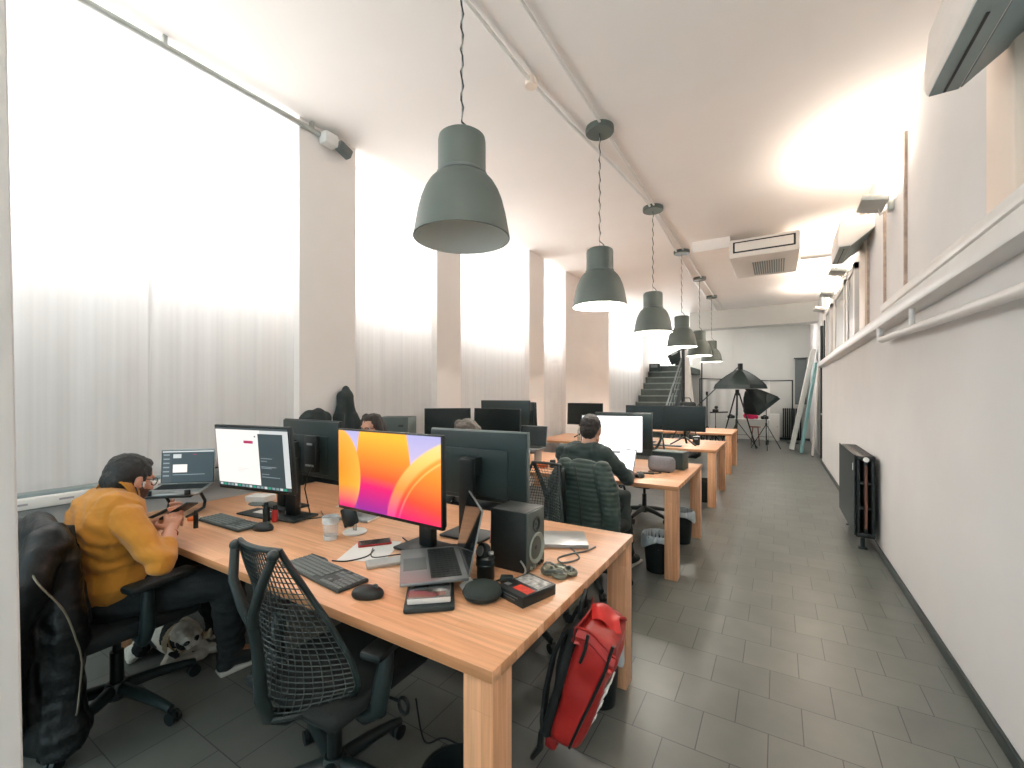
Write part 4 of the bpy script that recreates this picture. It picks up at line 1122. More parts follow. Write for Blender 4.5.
# laptop raised on a black stand in front of the man
t = thing('laptop_stand', 'black metal laptop stand lifting the laptop facing the man in yellow', 'laptop stand', (-3.13, 1.225, DT), rad(43))
for s in (-1, 1):
    B().tube([(s * .10, -.12, .006), (s * .10, .0, .006), (s * .10, .085, .012), (s * .10, .10, .05), (s * .10, .03, .128)], .009, 8).done('foot_arm', M['black'], t)
    B().box((s * .10, -.115, .15), (.03, .012, .03), bev=.003).done('front_stop', M['black'], t)
B().box((0, -.01, .134), (.24, .22, .008), (rad(6), 0, 0), bev=.003).done('tray', M['black'], t)
l = laptop('laptop on a black stand facing the man in yellow, dark editor on its screen', (-3.13, 1.225, DT + .139), rad(43), 100, M['silver'], editor_screen, .305, .215, rx=rad(6))
t = thing('tablet', 'dark pen tablet with a white card on it, behind the far keyboard', 'tablet', (-2.68, 1.475, DT), rad(6))
B().box((0, 0, .006), (.26, .14, .011), bev=.005).done('body', M['dark'], t); B().box((0, 0, .0118), (.19, .11, .001)).done('surface', M['black'], t)
o = B().box((0, 0, .0008), (.095, .06, .0014), bev=.0005).done('card', M['paper'], None, (-2.68, 1.485, DT + .0125), (0, 0, rad(10))); tag(o, 'white card lying on the dark pen tablet', 'card')
t = thing('pen_case', 'slim black cylinder standing on the desk beside the far keyboard', 'case', (-2.71, 1.14, DT))
B().cyl((0, 0, 0), (0, 0, .075), .0115, n=20).done('tube', M['black'], t); B().cyl((0, 0, .075), (0, 0, .095), .0085, n=18).done('cap', M['dark'], t)
t = thing('bottle', 'small black bottle standing beside the red one near the far keyboard', 'bottle', (-2.49, 1.40, DT))
B().lathe([(0, 0), (.017, 0), (.018, .004), (.018, .075), (.012, .088), (0, .088)], 20).done('body', M['black'], t); B().lathe([(0, .088), (.011, .088), (.011, .112), (0, .112)], 16).done('cap', M['dark'], t)
red = mat('red_plastic', '#b3241f', .4, var=.05); orange = mat('orange_plastic', '#e0722c', .5, var=.05)
t = thing('bottle', 'small red and black bottle by the far computer mouse', 'bottle', (-2.455, 1.43, DT))
B().lathe([(0, 0), (.015, 0), (.016, .004), (.016, .06), (.012, .07), (0, .07)], 20).done('body', red, t); B().lathe([(0, .07), (.011, .07), (.011, .095), (0, .095)], 16).done('cap', M['black'], t)
t = thing('lighter_case', 'small orange object on the desk behind the slim black cylinder', 'case', (-2.87, 1.2, DT), rad(30))
B().box((0, 0, .012), (.07, .035, .024), bev=.01).done('body', orange, t); B().box((.028, 0, .013), (.014, .037, .02), bev=.006).done('cap', M['cream'], t)
# glass cup
t = thing('glass', 'clear patterned drinking glass standing alone on the desk', 'glass', (-1.915, 1.40, DT))
gl = glass_mat('cup_glass', '#e3e8e8', .14, .06)
B().lathe([(0, .004), (.026, .004), (.031, .02), (.037, .12), (.0395, .12), (.034, .018), (.03, 0), (0, 0)], 28).done('cup', frost_mat('frosted_cup', '#e6ecee', .22), t, ang=50)
band = mat('frosted_blue_band', '#c3ccd0', .4, var=.2, scale=40)
B().lathe([(.0387, .085), (.0402, .118), (.0398, .118), (.0383, .085)], 28, close=True).done('frosted_band', band, t)
B().lathe([(.0322, .004), (.0350, .024), (.0346, .024), (.0318, .004)], 28, close=True).done('frosted_band', band, t)
# round mirror stand
t = thing('earphone_stand', 'small stand with round white base and black disc under the petals screen', 'stand', (-1.90, 1.535, DT))
B().lathe([(0, 0), (.058, 0), (.062, .006), (.058, .012), (0, .014)], 36).done('base', M['white'], t)
b = B()
for x in (-.008, .008): b.cyl((x, 0, .012), (x, 0, .10), .004, n=10)
b.done('stem', M['silver'], t)
B().box((-.03, -.01, .085), (.09, .016, .1), (rad(-12), rad(-24), rad(20)), bev=.007).sph((-.03, -.012, .085), (.047, .016, .056), (rad(-12), rad(-24), rad(20))).done('disc', M['black'], t)
# papers and phones
o = B().box((0, 0, .001), (.21, .26, .0016)).done('paper_sheet', M['paper'], None, (-1.62, 1.40, DT), (0, 0, rad(28))); tag(o, 'white paper sheet under the red-edged phone', 'paper')
t = thing('smartphone', 'smartphone with a red case lying on white paper below the petals screen', 'phone', (-1.675, 1.47, DT + .0022), rad(-38))
B().box((0, 0, .005), (.078, .155, .009), bev=.004).done('case', red, t); B().box((0, 0, .0098), (.068, .142, .001)).done('screen', M['black_gloss'], t)
t = thing('power_bank', 'pale grey flat power bank on the desk left of the open laptop', 'power bank', (-1.44, 1.315, DT), rad(-35))
B().box((0, 0, .009), (.075, .15, .017), bev=.006).done('body', mat('pale_grey_shell', '#b9b9b4', .35, .2), t); B().box((0, .0, .0178), (.06, .13, .0008)).done('top_plate', M['silver'], t)
t = thing('pen', 'thick black marker pen lying above the nearest keyboard', 'pen', (-1.735, 1.205, DT + .008), rad(-92))
B().cyl((0, -.05, 0), (0, .05, 0), .008, n=14).done('barrel', M['black'], t); B().cyl((0, .05, 0), (0, .066, 0), .007, .004, n=12).done('tip', M['grey'], t)
def cable(name, label, pts, r=.003, m=None, n=6):
    # smooth the polyline with Catmull-Rom
    P_ = [V(p) for p in pts]; out = []
    for i in range(len(P_) - 1):
        p0, p1, p2, p3 = P_[max(i - 1, 0)], P_[i], P_[i + 1], P_[min(i + 2, len(P_) - 1)]
        for k in range(8):
            u = k / 8; out.append(.5 * ((2 * p1) + (p2 - p0) * u + (2 * p0 - 5 * p1 + 4 * p2 - p3) * u * u + (3 * p1 - p0 - 3 * p2 + p3) * u ** 3))
    out.append(P_[-1])
    o = B().tube(out, r, n).done(name, m or M['black'], ang=80); return tag(o, label, 'cable')
z = DT + .004
cable('cable', 'thin black cable curling from the marker pen to the red-edged phone', [(-1.66, 1.22, z), (-1.60, 1.25, z), (-1.57, 1.33, z), (-1.60, 1.40, z + .003)], .0028)
cable('cable', 'thin black cable looping from the phone past the pale power bank', [(-1.62, 1.41, z + .004), (-1.54, 1.34, z), (-1.47, 1.42, z), (-1.38, 1.52, z), (-1.25, 1.6, z)], .0028)
cable('cable', 'black cable running behind the phone towards the monitor foot', [(-1.62, 1.6, z), (-1.5, 1.56, z), (-1.4, 1.62, z), (-1.3, 1.66, z), (-1.2, 1.62, z)], .003)
cable('cable', 'white cable lying by the foot of the monitor seen from behind', [(-1.27, 1.70, z), (-1.18, 1.65, z), (-1.12, 1.70, z), (-1.06, 1.76, z)], .003, M['white'])
cable('cable', 'black cable on the desk under the monitor seen from behind with the tall stand', [(-2.55, 1.5, z), (-2.38, 1.53, z), (-2.3, 1.62, z), (-2.42, 1.7, z)], .003)
# coiled cables and adapters at the foot of the big monitor
t = thing('cable_coil', 'heap of coiled black cables at the foot of the petals monitor', 'cable', (-1.235, 1.53, DT))
B().tube([((.05 + .006 * sin(k * 2.1)) * cos(k * .5), (.035 + .006 * cos(k * 1.7)) * sin(k * .5), .006 + .0009 * (k % 26)) for k in range(76)], .0042, 6).done('coil', M['black'], t)
for x, y in ((-.06, .02), (.03, -.035), (.06, .03)): B().box((x, y, .016), (.035, .025, .028), (0, 0, x * 9), bev=.007).done('plug', M['black'], t)
# laptop lying on a stack, lid upright towards the right
t = thing('hard_drive_case', 'dark flat case under the open laptop at the desk edge', 'case', (-1.055, 1.175, DT), rad(40))
B().box((0, 0, .010), (.17, .20, .02), bev=.008).done('body', M['dark'], t)
t = thing('retail_box', 'clear-lidded white retail box under the open laptop', 'box', (-1.06, 1.18, DT + .0212), rad(40))
B().box((0, 0, .010), (.145, .17, .02), bev=.004).done('tray', M['paper'], t)
B().box((0, 0, .0225), (.147, .172, .005), bev=.002).done('lid', glass_mat('clear_lid', '#dfe3e4', .18, .08), t)
B().box((-.03, .02, .0204), (.05, .09, .0008)).done('insert', M['alu'], t)
B().box((.04, -.055, .0204), (.03, .03, .0008)).done('sticker', mat('pale_red_sticker', '#c98878', .6), t)
refl = mat('mirror_dark_screen', '#141c20', .06, .0, var=.1, spec=1.0)
l = laptop('open grey laptop lying askew on a white box near the desk edge, lid upright', (-1.17, 1.315, DT + .049), rad(-45), 102, M['alu'], refl, .35, .245, rx=0)
# the black tub with lens, the round case, headphones
t = thing('action_camera', 'black camera lens standing up beside the open laptop, silver ring on top', 'camera', (-.985, 1.42, DT), rad(-20))
B().lathe([(0, 0), (.033, 0), (.035, .006), (.035, .05), (.038, .055), (.038, .085), (.03, .095), (0, .095)], 28).done('barrel', M['black'], t)
B().lathe([(.0385, .058), (.0395, .060), (.0395, .064), (.0385, .066)], 28, close=True).done('grip_ring', M['dark'], t)
mt = Matrix.Translation((.0, -.012, .112)) @ Euler((rad(72), 0, 0)).to_matrix().to_4x4()
B().lathe([(0, -.014), (.030, -.014), (.032, .0), (.030, .012), (.024, .014), (0, .014)], 28, mt).done('head', M['black'], t)
B().lathe([(0, .0142), (.020, .0142), (.020, .017), (0, .017)], 28, mt).done('lens_cap', M['silver'], t)
B().box((.036, 0, .112), (.012, .02, .014), bev=.003).done('clamp', M['silver'], t)
t = thing('headphone_case', 'round black zipped case with a white tag on the desk corner', 'case', (-.905, 1.285, DT), rad(20))
B().lathe([(0, .004), (.045, .0), (.064, .006), (.071, .02), (.071, .026), (.064, .04), (.043, .05), (0, .053)], 40).done('shell', mat('black_case_fabric', '#1c2927', .7, var=.1, scale=60), t)
B().lathe([(.0712, .021), (.0725, .022), (.0725, .025), (.0712, .026)], 40, close=True).done('zipper', M['black'], t)
B().box((-.073, .04, .028), (.05, .03, .004), (rad(10), rad(-30), rad(35)), bev=.001).done('tag', M['paper'], t)
cable('cable', 'black strap and cable between the round case and the camera lens', [(-1.0, 1.30, z), (-1.02, 1.35, z), (-.99, 1.37, z + .01), (-.96, 1.34, z)], .004)
t = thing('adapter', 'small grey adapter with short cables by the loudspeaker corner', 'adapter', (-.90, 1.44, DT), rad(25))
B().box((0, 0, .012), (.05, .035, .024), bev=.006).done('body', M['dark'], t)
B().tube([(.02 + .05 * sin(k * .16), .08 * (k / 16) ** 1.3, .012 + .04 * (k / 16) ** 2) for k in range(17)], .004, 8).done('cable', M['silver'], t)
B().tube([(-.02, 0, .01), (-.05, -.02, .004), (-.07, .02, .004)], .004, 8).done('cable', M['black'], t)
# loudspeaker
t = thing('loudspeaker', 'black studio loudspeaker at the end of the nearest desk', 'loudspeaker', (-.955, 1.615, DT), rad(0))
B().box((0, 0, .124), (.172, .158, .248), bev=.005).done('cabinet', mat('black_vinyl', '#141b1b', .45, var=.15, scale=60, bump=.2, bscale=200), t)
B().box((.088, 0, .124), (.006, .15, .24), bev=.002).done('baffle', mat('grey_baffle', '#4d5652', .45), t)
RY = Euler((0, rad(90), 0)).to_matrix().to_4x4()
B().lathe([(.061, .0), (.064, .004), (.060, .008), (.056, .004), (.05, .001), (.03, -.012), (.018, -.016), (0, -.013)], 40, Matrix.Translation((.092, 0, .088)) @ RY).done('woofer', mat('pale_woofer', '#949c92', .5), t)
B().sph((.083, 0, .088), (.009, .02, .02)).done('dust_cap', M['black'], t)
B().lathe([(.03, 0), (.033, .003), (.026, .004), (.012, -.004), (0, .002)], 32, Matrix.Translation((.092, 0, .186)) @ RY).done('tweeter', M['black'], t)
for y in (-.045, -.02, .02, .045): B().cyl((.09, y, .017), (.099, y, .017), .007, n=14).done('knob', M['silver'] if y < 0 else M['black'], t)
# closed laptop and mug-like coil
l = laptop('closed silver laptop lying behind the loudspeaker', (-.94, 1.965, DT), rad(28), 0, M['silver'], None, .30, .21)
cable('cable', 'grey cable looping on the desk beside the closed laptop', [(-.85, 1.92, z), (-.80, 1.87, z), (-.75, 1.80, z), (-.79, 1.72, z), (-.83, 1.76, z), (-.80, 1.84, z), (-.76, 1.9, z), (-.74, 1.98, z)], .004, M['grey'])
t = thing('earphone_pair', 'coiled grey-green headset with ear pads lying beside the loudspeaker', 'headphones', (-.765, 1.60, DT))
brass = mat('grey_brass', '#76786a', .35, .5)
for x, y, a in ((-.035, .0, 0), (.02, -.015, .6), (.045, .03, 1.2), (.0, .045, 2)):
    B().lathe([(.018, 0), (.031, .004), (.033, .012), (.028, .02), (.02, .022), (.012, .014), (0, .012)], 24, Matrix.Translation((x, y, .002)) @ Euler((.15, .1, a)).to_matrix().to_4x4()).done('ear_pad', brass, t)
B().tube([(.06 * cos(k * .35), .045 * sin(k * .35) + .01, .02 + .01 * sin(k)) for k in range(17)], .005, 8).done('head_band', M['grey'], t)
# black and red box
t = thing('product_box', 'flat black box with a white and red printed lid at the desk corner', 'box', (-.782, 1.385, DT), rad(-17))
B().box((0, 0, .019), (.14, .165, .038), bev=.002).done('carton', M['black'], t)
b = B(); b.box((.0, .035, .0386), (.12, .07, .0008), m=0); b.done('picture', mat('grey_picture', '#b9b6b2', .5, var=.6, scale=45), t)
B().box((.025, -.035, .0386), (.075, .04, .0008)).done('red_panel', mat('red_print', '#cf3a24', .5, var=.25, scale=50), t)
B().box((-.048, -.045, .0386), (.025, .02, .0008)).done('grey_panel', M['silver'], t)
b = B()
for k, w_ in enumerate((.09, .06)): b.box((0, -.083, .026 - k * .010), (w_, .0008, .003))
b.done('side_print', M['grey'], t)
# back half of the nearest desk
t = thing('notebook', 'grey closed notebook on the desk left of the petals monitor', 'notebook', (-2.09, 1.73, DT), rad(12))
B().box((0, 0, .008), (.2, .14, .015), bev=.002).done('cover', M['alu'], t); B().box((.004, 0, .008), (.196, .136, .010)).done('pages', M['paper'], t)
t = thing('smartphone', 'black phone lying on a white note behind the stand of the back monitor', 'phone', (-2.35, 1.98, DT + .002), rad(60))
B().box((0, 0, .005), (.07, .14, .008), bev=.003).done('body', M['black'], t); B().box((0, 0, .0095), (.064, .132, .0008)).done('screen', M['black_gloss'], t)
o = B().box((0, 0, .0006), (.22, .15, .001)).done('paper_sheet', M['paper'], None, (-2.37, 1.93, DT), (0, 0, rad(20))); tag(o, 'white note under the black phone behind the back monitor', 'paper')
t = thing('mouse_pad', 'oval grey mat on the desk behind the tablet', 'mat', (-2.93, 1.62, DT), rad(20))
B().lathe([(0, 0), (.09, 0), (.092, .002), (.09, .004), (0, .004)], 32, Matrix.Diagonal((1, .7, 1, 1))).done('pad', M['grey'], t)
t = thing('paper_box', 'small white box on the desk behind the raised laptop', 'box', (-3.02, 1.66, DT), rad(20))
B().box((0, 0, .02), (.16, .1, .04), bev=.003).done('carton', M['paper'], t); B().box((0, 0, .0408), (.13, .02, .001)).done('flap', M['white'], t)
t = thing('postcard', 'colourful pink and red leaflet standing between the laptop and the back monitor', 'leaflet', (-1.16, 1.80, DT), rad(20))
B().box((0, 0, .07), (.10, .012, .14), (rad(-14), 0, 0), bev=.001).done('sheet', mat('pink_leaflet', '#c58a86', .5, var=.5, scale=30), t); B().box((0, .03, .045), (.05, .004, .09), (rad(30), 0, 0)).done('easel', M['paper'], t)

# ------------------------------------------------------------------ bag and bins by the nearest desk
bag_r = mat('red_tarpaulin', '#a3231f', .42, var=.12, scale=7, bump=.15, bscale=40); bag_d = mat('dark_red_tarpaulin', '#8a1c1b', .45, var=.1, scale=7)
t = thing('backpack', 'red roll-top backpack with black straps hanging from the end of the nearest desk', 'backpack', (-.615, 1.59, .405))
t.rotation_euler = (rad(0), rad(15), rad(8))
b = B().box((0, 0, -.0), (.15, .28, .44), bev=.035, seg=4).box((.045, 0, -.03), (.09, .24, .40), bev=.03, seg=4)
for v in b.bm.verts:
    f_ = 1 - .32 * max(0, (.2 - v.co.z) / .43); v.co.x = -.075 + (v.co.x + .075) * f_
def bagw(c, n): return noise.noise(c * 10) * .010
me = fused(b, .008, 4, bagw); link(me, 'body', bag_r, t, ang=70)
me = fused(B().box((-.088, 0, -.01), (.04, .27, .44), bev=.018, seg=3), .008, 3, bagw); link(me, 'back_panel', fab_m, t, ang=70)
# open top: flaps
b = B().grid(lambda u, v: V((-.075 + .15 * u, -.138 + .006 * sin(v * 9), .17 + .06 * v - .03 * u + .012 * sin(u * 5))), 10, 8, thick=.006); b.done('front_flap', bag_r, t)
b = B().grid(lambda u, v: V((-.05 + .11 * u + .012 * sin(v * 7), .12 - .15 * v, .19 + .055 * sin(v * pi * .8) + .012 * sin(u * 6))), 10, 12, thick=.006); b.done('roll_top', mat('bright_red_tarpaulin', '#c62a26', .35, var=.1, scale=7), t)
b = B().grid(lambda u, v: V((-.08 + .02 * sin(u * 3), -.135 + .27 * u, .17 + .075 * v * (.7 + .3 * sin(u * pi)))), 14, 8, thick=.006); b.done('rear_flap', bag_d, t)
B().tube([(-.035, -.142, .225), (-.03, -.146, .17), (-.035, -.146, .12)], .006, 8).done('zipper', M['black'], t)
B().tube([(.055, -.137, .225), (.052, -.141, .12), (.036, -.142, 0), (.012, -.141, -.16), (.008, -.138, -.2)], .006, 8).done('zipper', M['black'], t)
# pale printed mark on the front pocket
b = B()
for zz, yy, l_, w_ in ((.05, -.06, .05, .06), (0., -.07, .06, .035), (-.05, -.08, .06, .03), (-.1, -.085, .05, .022)):
    fx = -.075 + (.09 + .075) * (1 - .32 * (.2 - zz) / .43); b.box((fx + .003, yy, zz), (.006, w_, l_), (rad(8), rad(15), 0))
b.done('printed_mark', M['paper'], t)
for y in (-.08, .08):
    pts = [(-.10, y, .2), (-.13, y, .17), (-.145, y, .05), (-.14, y, -.08), (-.12, y * 1.2, -.18), (-.10, y * 1.3, -.22)]
    B().grid(lambda u, v: V(pts[min(int(v * 5), 4)]).lerp(V(pts[min(int(v * 5), 4) + 1]), v * 5 - min(int(v * 5), 4)) + V((0, (u - .5) * .055, 0)), 4, 20, thick=.012).done('shoulder_strap', fab_m, t)
B().tube([(-.10, -.06, -.22), (-.11, -.065, -.27), (-.10, -.06, -.33), (-.12, -.05, -.40)], [.012, .012, .014, .01], 8).done('strap_end', M['black'], t)
B().tube([(-.09, -.04, .2), (-.10, -.03, .27), (-.10, 0, .30), (-.09, .04, .22)], .008, 8).done('haul_loop', M['black'], t)
B().box((-.06, -.1, -.245), (.05, .04, .05), bev=.015).done('bottom_tab', bag_d, t)

liner = mat('pale_plastic_bag', '#b9c3c8', .35, var=.12, scale=12); liner.node_tree.nodes['Principled BSDF'].inputs['Alpha'].default_value = 1
def bin_(label, loc, r=.105, h=.30, bag=True, rz=0):
    t = thing('waste_bin', label, 'bin', loc, rz, 'waste bins by the desks')
    B().lathe([(0, 0), (r * .78, 0), (r * .8, .006), (r, h), (r + .006, h), (r + .006, h - .014), (r - .004, h - .006), (r * .77, .012), (0, .012)], 32).done('bucket', M['black'], t, fix=False)
    if bag:
        def f(u, v):
            a = 2 * pi * u; s = [(r - .012, h - .10), (r - .008, h - .01), (r + .004, h + .012), (r + .014, h - .01), (r + .016, h - .06 - .03 * sin(a * 2 + 1)), (r + .010, h - .075 - .04 * sin(a * 2 + 1))]
            k = min(int(v * 5), 4); fr = v * 5 - k; rr = s[k][0] + (s[k + 1][0] - s[k][0]) * fr; zz = s[k][1] + (s[k + 1][1] - s[k][1]) * fr
            rr += .006 * sin(a * 11 + 2 * v) * v + .004 * sin(a * 23); return V((rr * cos(a), rr * sin(a), zz))
        B().grid(f, 72, 15, cu=True).done('bin_liner', liner, t, ang=80)
    return t
bin_('black waste bin with a pale liner behind the red backpack', (-.735, 2.03, 0), .095, .30)
bin_('black waste bin under the near corner of the nearest desk, mostly out of view', (-.93, 1.16, 0), .11, .21, False)
bin_('black waste bin with a pale liner left of the second desk leg', (-.86, 3.78, 0), .12, .30)
bin_('black waste bin with a pale liner between the legs of the second desk', (-.83, 4.62, 0), .115, .31)
bin_('black waste bin beneath the third desk', (-.86, 6.55, 0), .12, .30, False)
cable('cable', 'black cord hanging under the nearest desk and lying on the floor', [(-1.0, 1.45, .71), (-1.0, 1.46, .4), (-1.02, 1.48, .1), (-1.06, 1.47, .012), (-1.12, 1.45, .012), (-1.22, 1.44, .012), (-1.27, 1.38, .02), (-1.3, 1.36, .2)], .004)
t = thing('backpack', 'dark grey-green backpack hanging under the second desk beside the green jacket', 'backpack', (-1.135, 3.56, .52), rad(-20))
me = fused(B().box((0, 0, 0), (.22, .13, .34), bev=.05, seg=4).box((0, -.06, -.04), (.18, .06, .2), bev=.025, seg=3), .01, 4, bagw); link(me, 'body', mat('grey_green_canvas', '#39423f', .8, var=.15), t, ang=70)
for s in (-1, 1): B().tube([(s * .05, .03, .16), (s * .06, .0, .21), (s * .02, -.01, .205)], .010, 8).done('strap', M['black'], t)

# ------------------------------------------------------------------ second and third desks
t = thing('fabric_speaker', 'grey fabric wireless speaker at the aisle corner of the second desk', 'loudspeaker', (-.93, 4.23, DT), rad(-4))
me = fused(B().box((0, 0, .075), (.25, .10, .145), bev=.045, seg=4), .008, 3); link(me, 'body', mat('grey_speaker_cloth', '#7b7b80', .9, var=.1, scale=90, bump=.3, bscale=350), t)
B().box((0, 0, .004), (.16, .06, .008), bev=.003).done('foot', M['black'], t); B().box((0, 0, .1475), (.05, .012, .002)).done('buttons', M['dark'], t)
t = thing('equipment_box', 'dark grey-green box standing behind the fabric speaker', 'box', (-.91, 4.50, DT), rad(-5))
B().box((0, 0, .085), (.31, .17, .168), bev=.006).done('case', mat('grey_green_box', '#49544f', .6, var=.08), t); B().box((0, -.086, .085), (.29, .003, .15)).done('front_panel', M['dark'], t)
l = laptop('laptop showing a white page, by the right hand of the man in green', (-1.30, 3.93, DT), rad(-20), 105, M['silver'], page_screen, .30, .21)
mouse('black mouse under the hand of the man in green', (-1.03, 3.86, DT), rad(5))
t = thing('cable_tray', 'black phone and cables on the second desk right of the white monitor', 'phone', (-1.04, 4.06, DT), rad(10))
B().box((0, 0, .006), (.16, .05, .012), bev=.004).done('body', M['black'], t); B().tube([(.08, 0, .006), (.14, .05, .006), (.1, .12, .006), (.02, .1, .006)], .004, 6).done('cable', M['black'], t)
l = laptop('dark-screened laptop on a grey riser left of the man in green', (-2.22, 3.98, DT), rad(4), 100, M['alu'], None, .31, .22)
t = thing('laptop_stand', 'grey riser under the dark-screened laptop on the second desk', 'laptop stand', (-2.22, 3.98, DT), rad(4))
l.location.z = DT + .16
B().box((0, 0, .154), (.25, .22, .008), bev=.003).done('tray', M['alu'], t)
for s in (-1, 1): B().box((s * .1, .02, .077), (.02, .16, .15), bev=.006).done('side', M['alu'], t)
t = thing('snack_bag', 'crumpled orange packet on the second desk below the dark-screened laptop', 'packet', (-2.02, 3.86, DT), rad(25))
me = fused(B().box((0, 0, .03), (.15, .10, .05), bev=.02, seg=3), .006, 2, lambda c, n: noise.noise(c * 30) * .014); 
for v in me.vertices: v.co.z = max(v.co.z, .001)
link(me, 'packet', orange, t, ang=50)
B().box((.02, -.02, .058), (.05, .03, .004), (.1, .1, .4)).done('white_print', M['paper'], t)
t = thing('power_adapter', 'small black adapter beside the orange packet', 'adapter', (-1.90, 3.90, DT), rad(-10))
B().box((0, 0, .04), (.045, .045, .08), bev=.008).done('body', M['black'], t); B().tube([(0, 0, .08), (.04, .02, .12), (.07, .03, .08), (.08, .04, .004)], .004, 6).done('cable', M['white'], t)
t = thing('desk_bottle', 'clear plastic bottle standing on the third desk near the curtain', 'bottle', (-2.66, 6.42, DT))
B().lathe([(0, 0), (.032, 0), (.034, .01), (.034, .15), (.014, .2), (.013, .23), (0, .23)], 20).done('body', gl, t); B().lathe([(0, .23), (.015, .23), (.015, .25), (0, .25)], 16).done('cap', M['dark'], t)
keyboard('graphite keyboard on the third desk in front of the aisle-side monitors', (-1.35, 6.38, DT), rad(0))
t = thing('docking_box', 'black docking box on the third desk beneath the monitors by the aisle', 'computer', (-1.0, 6.75, DT), rad(5))
B().box((0, 0, .06), (.09, .16, .12), bev=.006).done('case', M['black'], t); B().box((0, -.081, .09), (.05, .003, .02)).done('port', M['silver'], t)
t = thing('storage_cabinet', 'grey-green cabinet with a dark hand hole by the window wall', 'cabinet', (-3.17, 3.06, 0), rad(28))
B().box((0, 0, .63), (.30, .28, 1.26), bev=.004).done('carcass', mat('grey_green_board', '#434f4c', .55, var=.06), t); B().box((.08, -.141, 1.18), (.05, .004, .022), bev=.0015).done('hand_hole', M['black'], t)
B().box((0, -.143, .6), (.28, .004, 1.0)).done('door', mat('grey_green_door', '#4a5653', .55, var=.05), t)
# ------------------------------------------------------------------ staircase
stair_m = mat('dark_grey_stair', '#4d5653', .7, var=.15, scale=6); nose_m = mat('worn_nosing', '#7e8783', .6, var=.1)
t = thing('staircase', 'dark straight staircase climbing along the left wall to a landing at the far end', 'staircase', (-3.40, 10.6, 0))
NR, rz_, td = 13, .18, .275
b = B()
for k in range(NR): b.span((0, k * td, k * rz_), (1.06, (k + 1) * td + (2.5 if k == NR - 1 else 0), (k + 1) * rz_))
b.done('steps', stair_m, t)
for k in range(NR): B().span((0, k * td - .012, (k + 1) * rz_ - .03), (1.06, k * td + .03, (k + 1) * rz_ + .006), bev=.004).done('nosing', nose_m, t)
b = B(); b.prism([(-.1, 0), (.15, 0), (NR * td + .1, NR * rz_ - .15), (NR * td + .1, NR * rz_ + .05), (NR * td - .05, NR * rz_ + .08), (-.1, .18)], .04, Matrix(((0, 0, 1, 1.06), (1, 0, 0, 0), (0, 1, 0, 0), (0, 0, 0, 1)))); b.done('stringer', M['dark'], t)
t = thing('stair_railing', 'thin metal handrails on the open side of the staircase', 'railing', (-2.31, 10.6, 0))
for dz, r in ((.92, .02), (.70, .014), (.46, .014)): B().cyl((0, .1, .07 + dz), (0, NR * td, NR * rz_ + dz), r, n=10).done('rail', M['grey'], t)
for k in (0, 4, 8, 12): B().cyl((0, k * td + .12, k * rz_), (0, k * td + .12, k * rz_ + .92 + .08), .016, n=10).done('post', M['dark'], t)
t = thing('landing_railing', 'thin dark railing at the top of the stairs against the bright window', 'railing', (-3.5, 14.3, 2.34))
B().tube([(0, -.9, -.35), (.0, -.1, .62), (.0, .5, 1.0)], .018, 8).done('rail', M['dark'], t)
for y, h in ((-.1, .64), (.45, .98)): B().cyl((0, y, 0), (0, y, h), .014, n=8).done('post', M['dark'], t)
t = thing('softbox_case', 'dark tilted photographic box at the top of the stairs', 'case', (-2.72, 14.75, 2.34), rad(10))
B().box((0, 0, .36), (.62, .5, .34), (rad(6), rad(-26), 0), bev=.03).done('body', M['dark'], t); B().box((-.12, -.26, .42), (.2, .01, .05), (0, rad(-26), 0)).done('label', M['silver'], t)
B().box((.1, 0, .1), (.4, .4, .2), bev=.02).done('base', M['black'], t)
t = thing('crate', 'small dark crate on the stairs by the left wall', 'crate', (-3.2, 13.6, 2.16), 0)
B().box((0, .05, .12), (.3, .2, .24), bev=.01).done('body', M['dark'], t); B().box((0, -.052, .16), (.2, .006, .08)).done('front', M['grey'], t)

# ------------------------------------------------------------------ photo studio corner
soft = mat('softbox_black_nylon', '#1b2929', .6, var=.12, scale=6); softw = mat('softbox_inside', '#8f9a97', .7, var=.05)
def stand(name, label, loc, h, spread=.45, ph=0., r=.014):
    t = thing(name, label, 'stand', loc)
    B().cyl((0, 0, .12), (0, 0, h * .6), r, n=10).cyl((0, 0, h * .55), (0, 0, h), r * .7, n=10).done('pole', M['black'], t)
    hj = min(.75, h * .45)
    for k in range(3):
        a = ph + 2 * pi * k / 3
        B().tube([(0, 0, hj), (spread * cos(a), spread * sin(a), .012)], r * .75, 8).done('leg', M['black'], t)
        B().cyl((0, 0, hj * .5), (spread * .5 * cos(a), spread * .5 * sin(a), hj * .5), .005, n=6).done('brace', M['black'], t)
    B().cyl((0, 0, hj - .03), (0, 0, hj + .03), r * 1.9, n=12).done('collar', M['dark'], t)
    return t
t = thing('boom_stand', 'photo boom stand whose long arm rises to the round softbox', 'stand', (-1.68, 13.2, 0))
B().cyl((0, 0, .1), (0, 0, 1.55), .016, n=10).done('pole', M['black'], t)
for k in range(3): B().tube([(0, 0, .6), (.45 * cos(2.1 * k + .3), .45 * sin(2.1 * k + .3), .012)], .011, 8).done('leg', M['black'], t)
B().cyl((-.38, .12, 1.02), (.80, -.26, 2.2), .016, n=10).done('boom_arm', M['grey'], t); B().box((0, 0, 1.5), (.06, .06, .1), bev=.015).done('clamp', M['black'], t)
B().box((-.40, .125, .97), (.09, .09, .2), bev=.03).done('counterweight', M['black'], t)
t = thing('octagonal_softbox', 'black round softbox umbrella hanging from the boom arm, facing down', 'softbox', (-.84, 12.93, 1.62))
prof = [(.66, 0), (.62, .1), (.52, .2), (.37, .32), (.2, .43), (.07, .49), (.04, .5)]
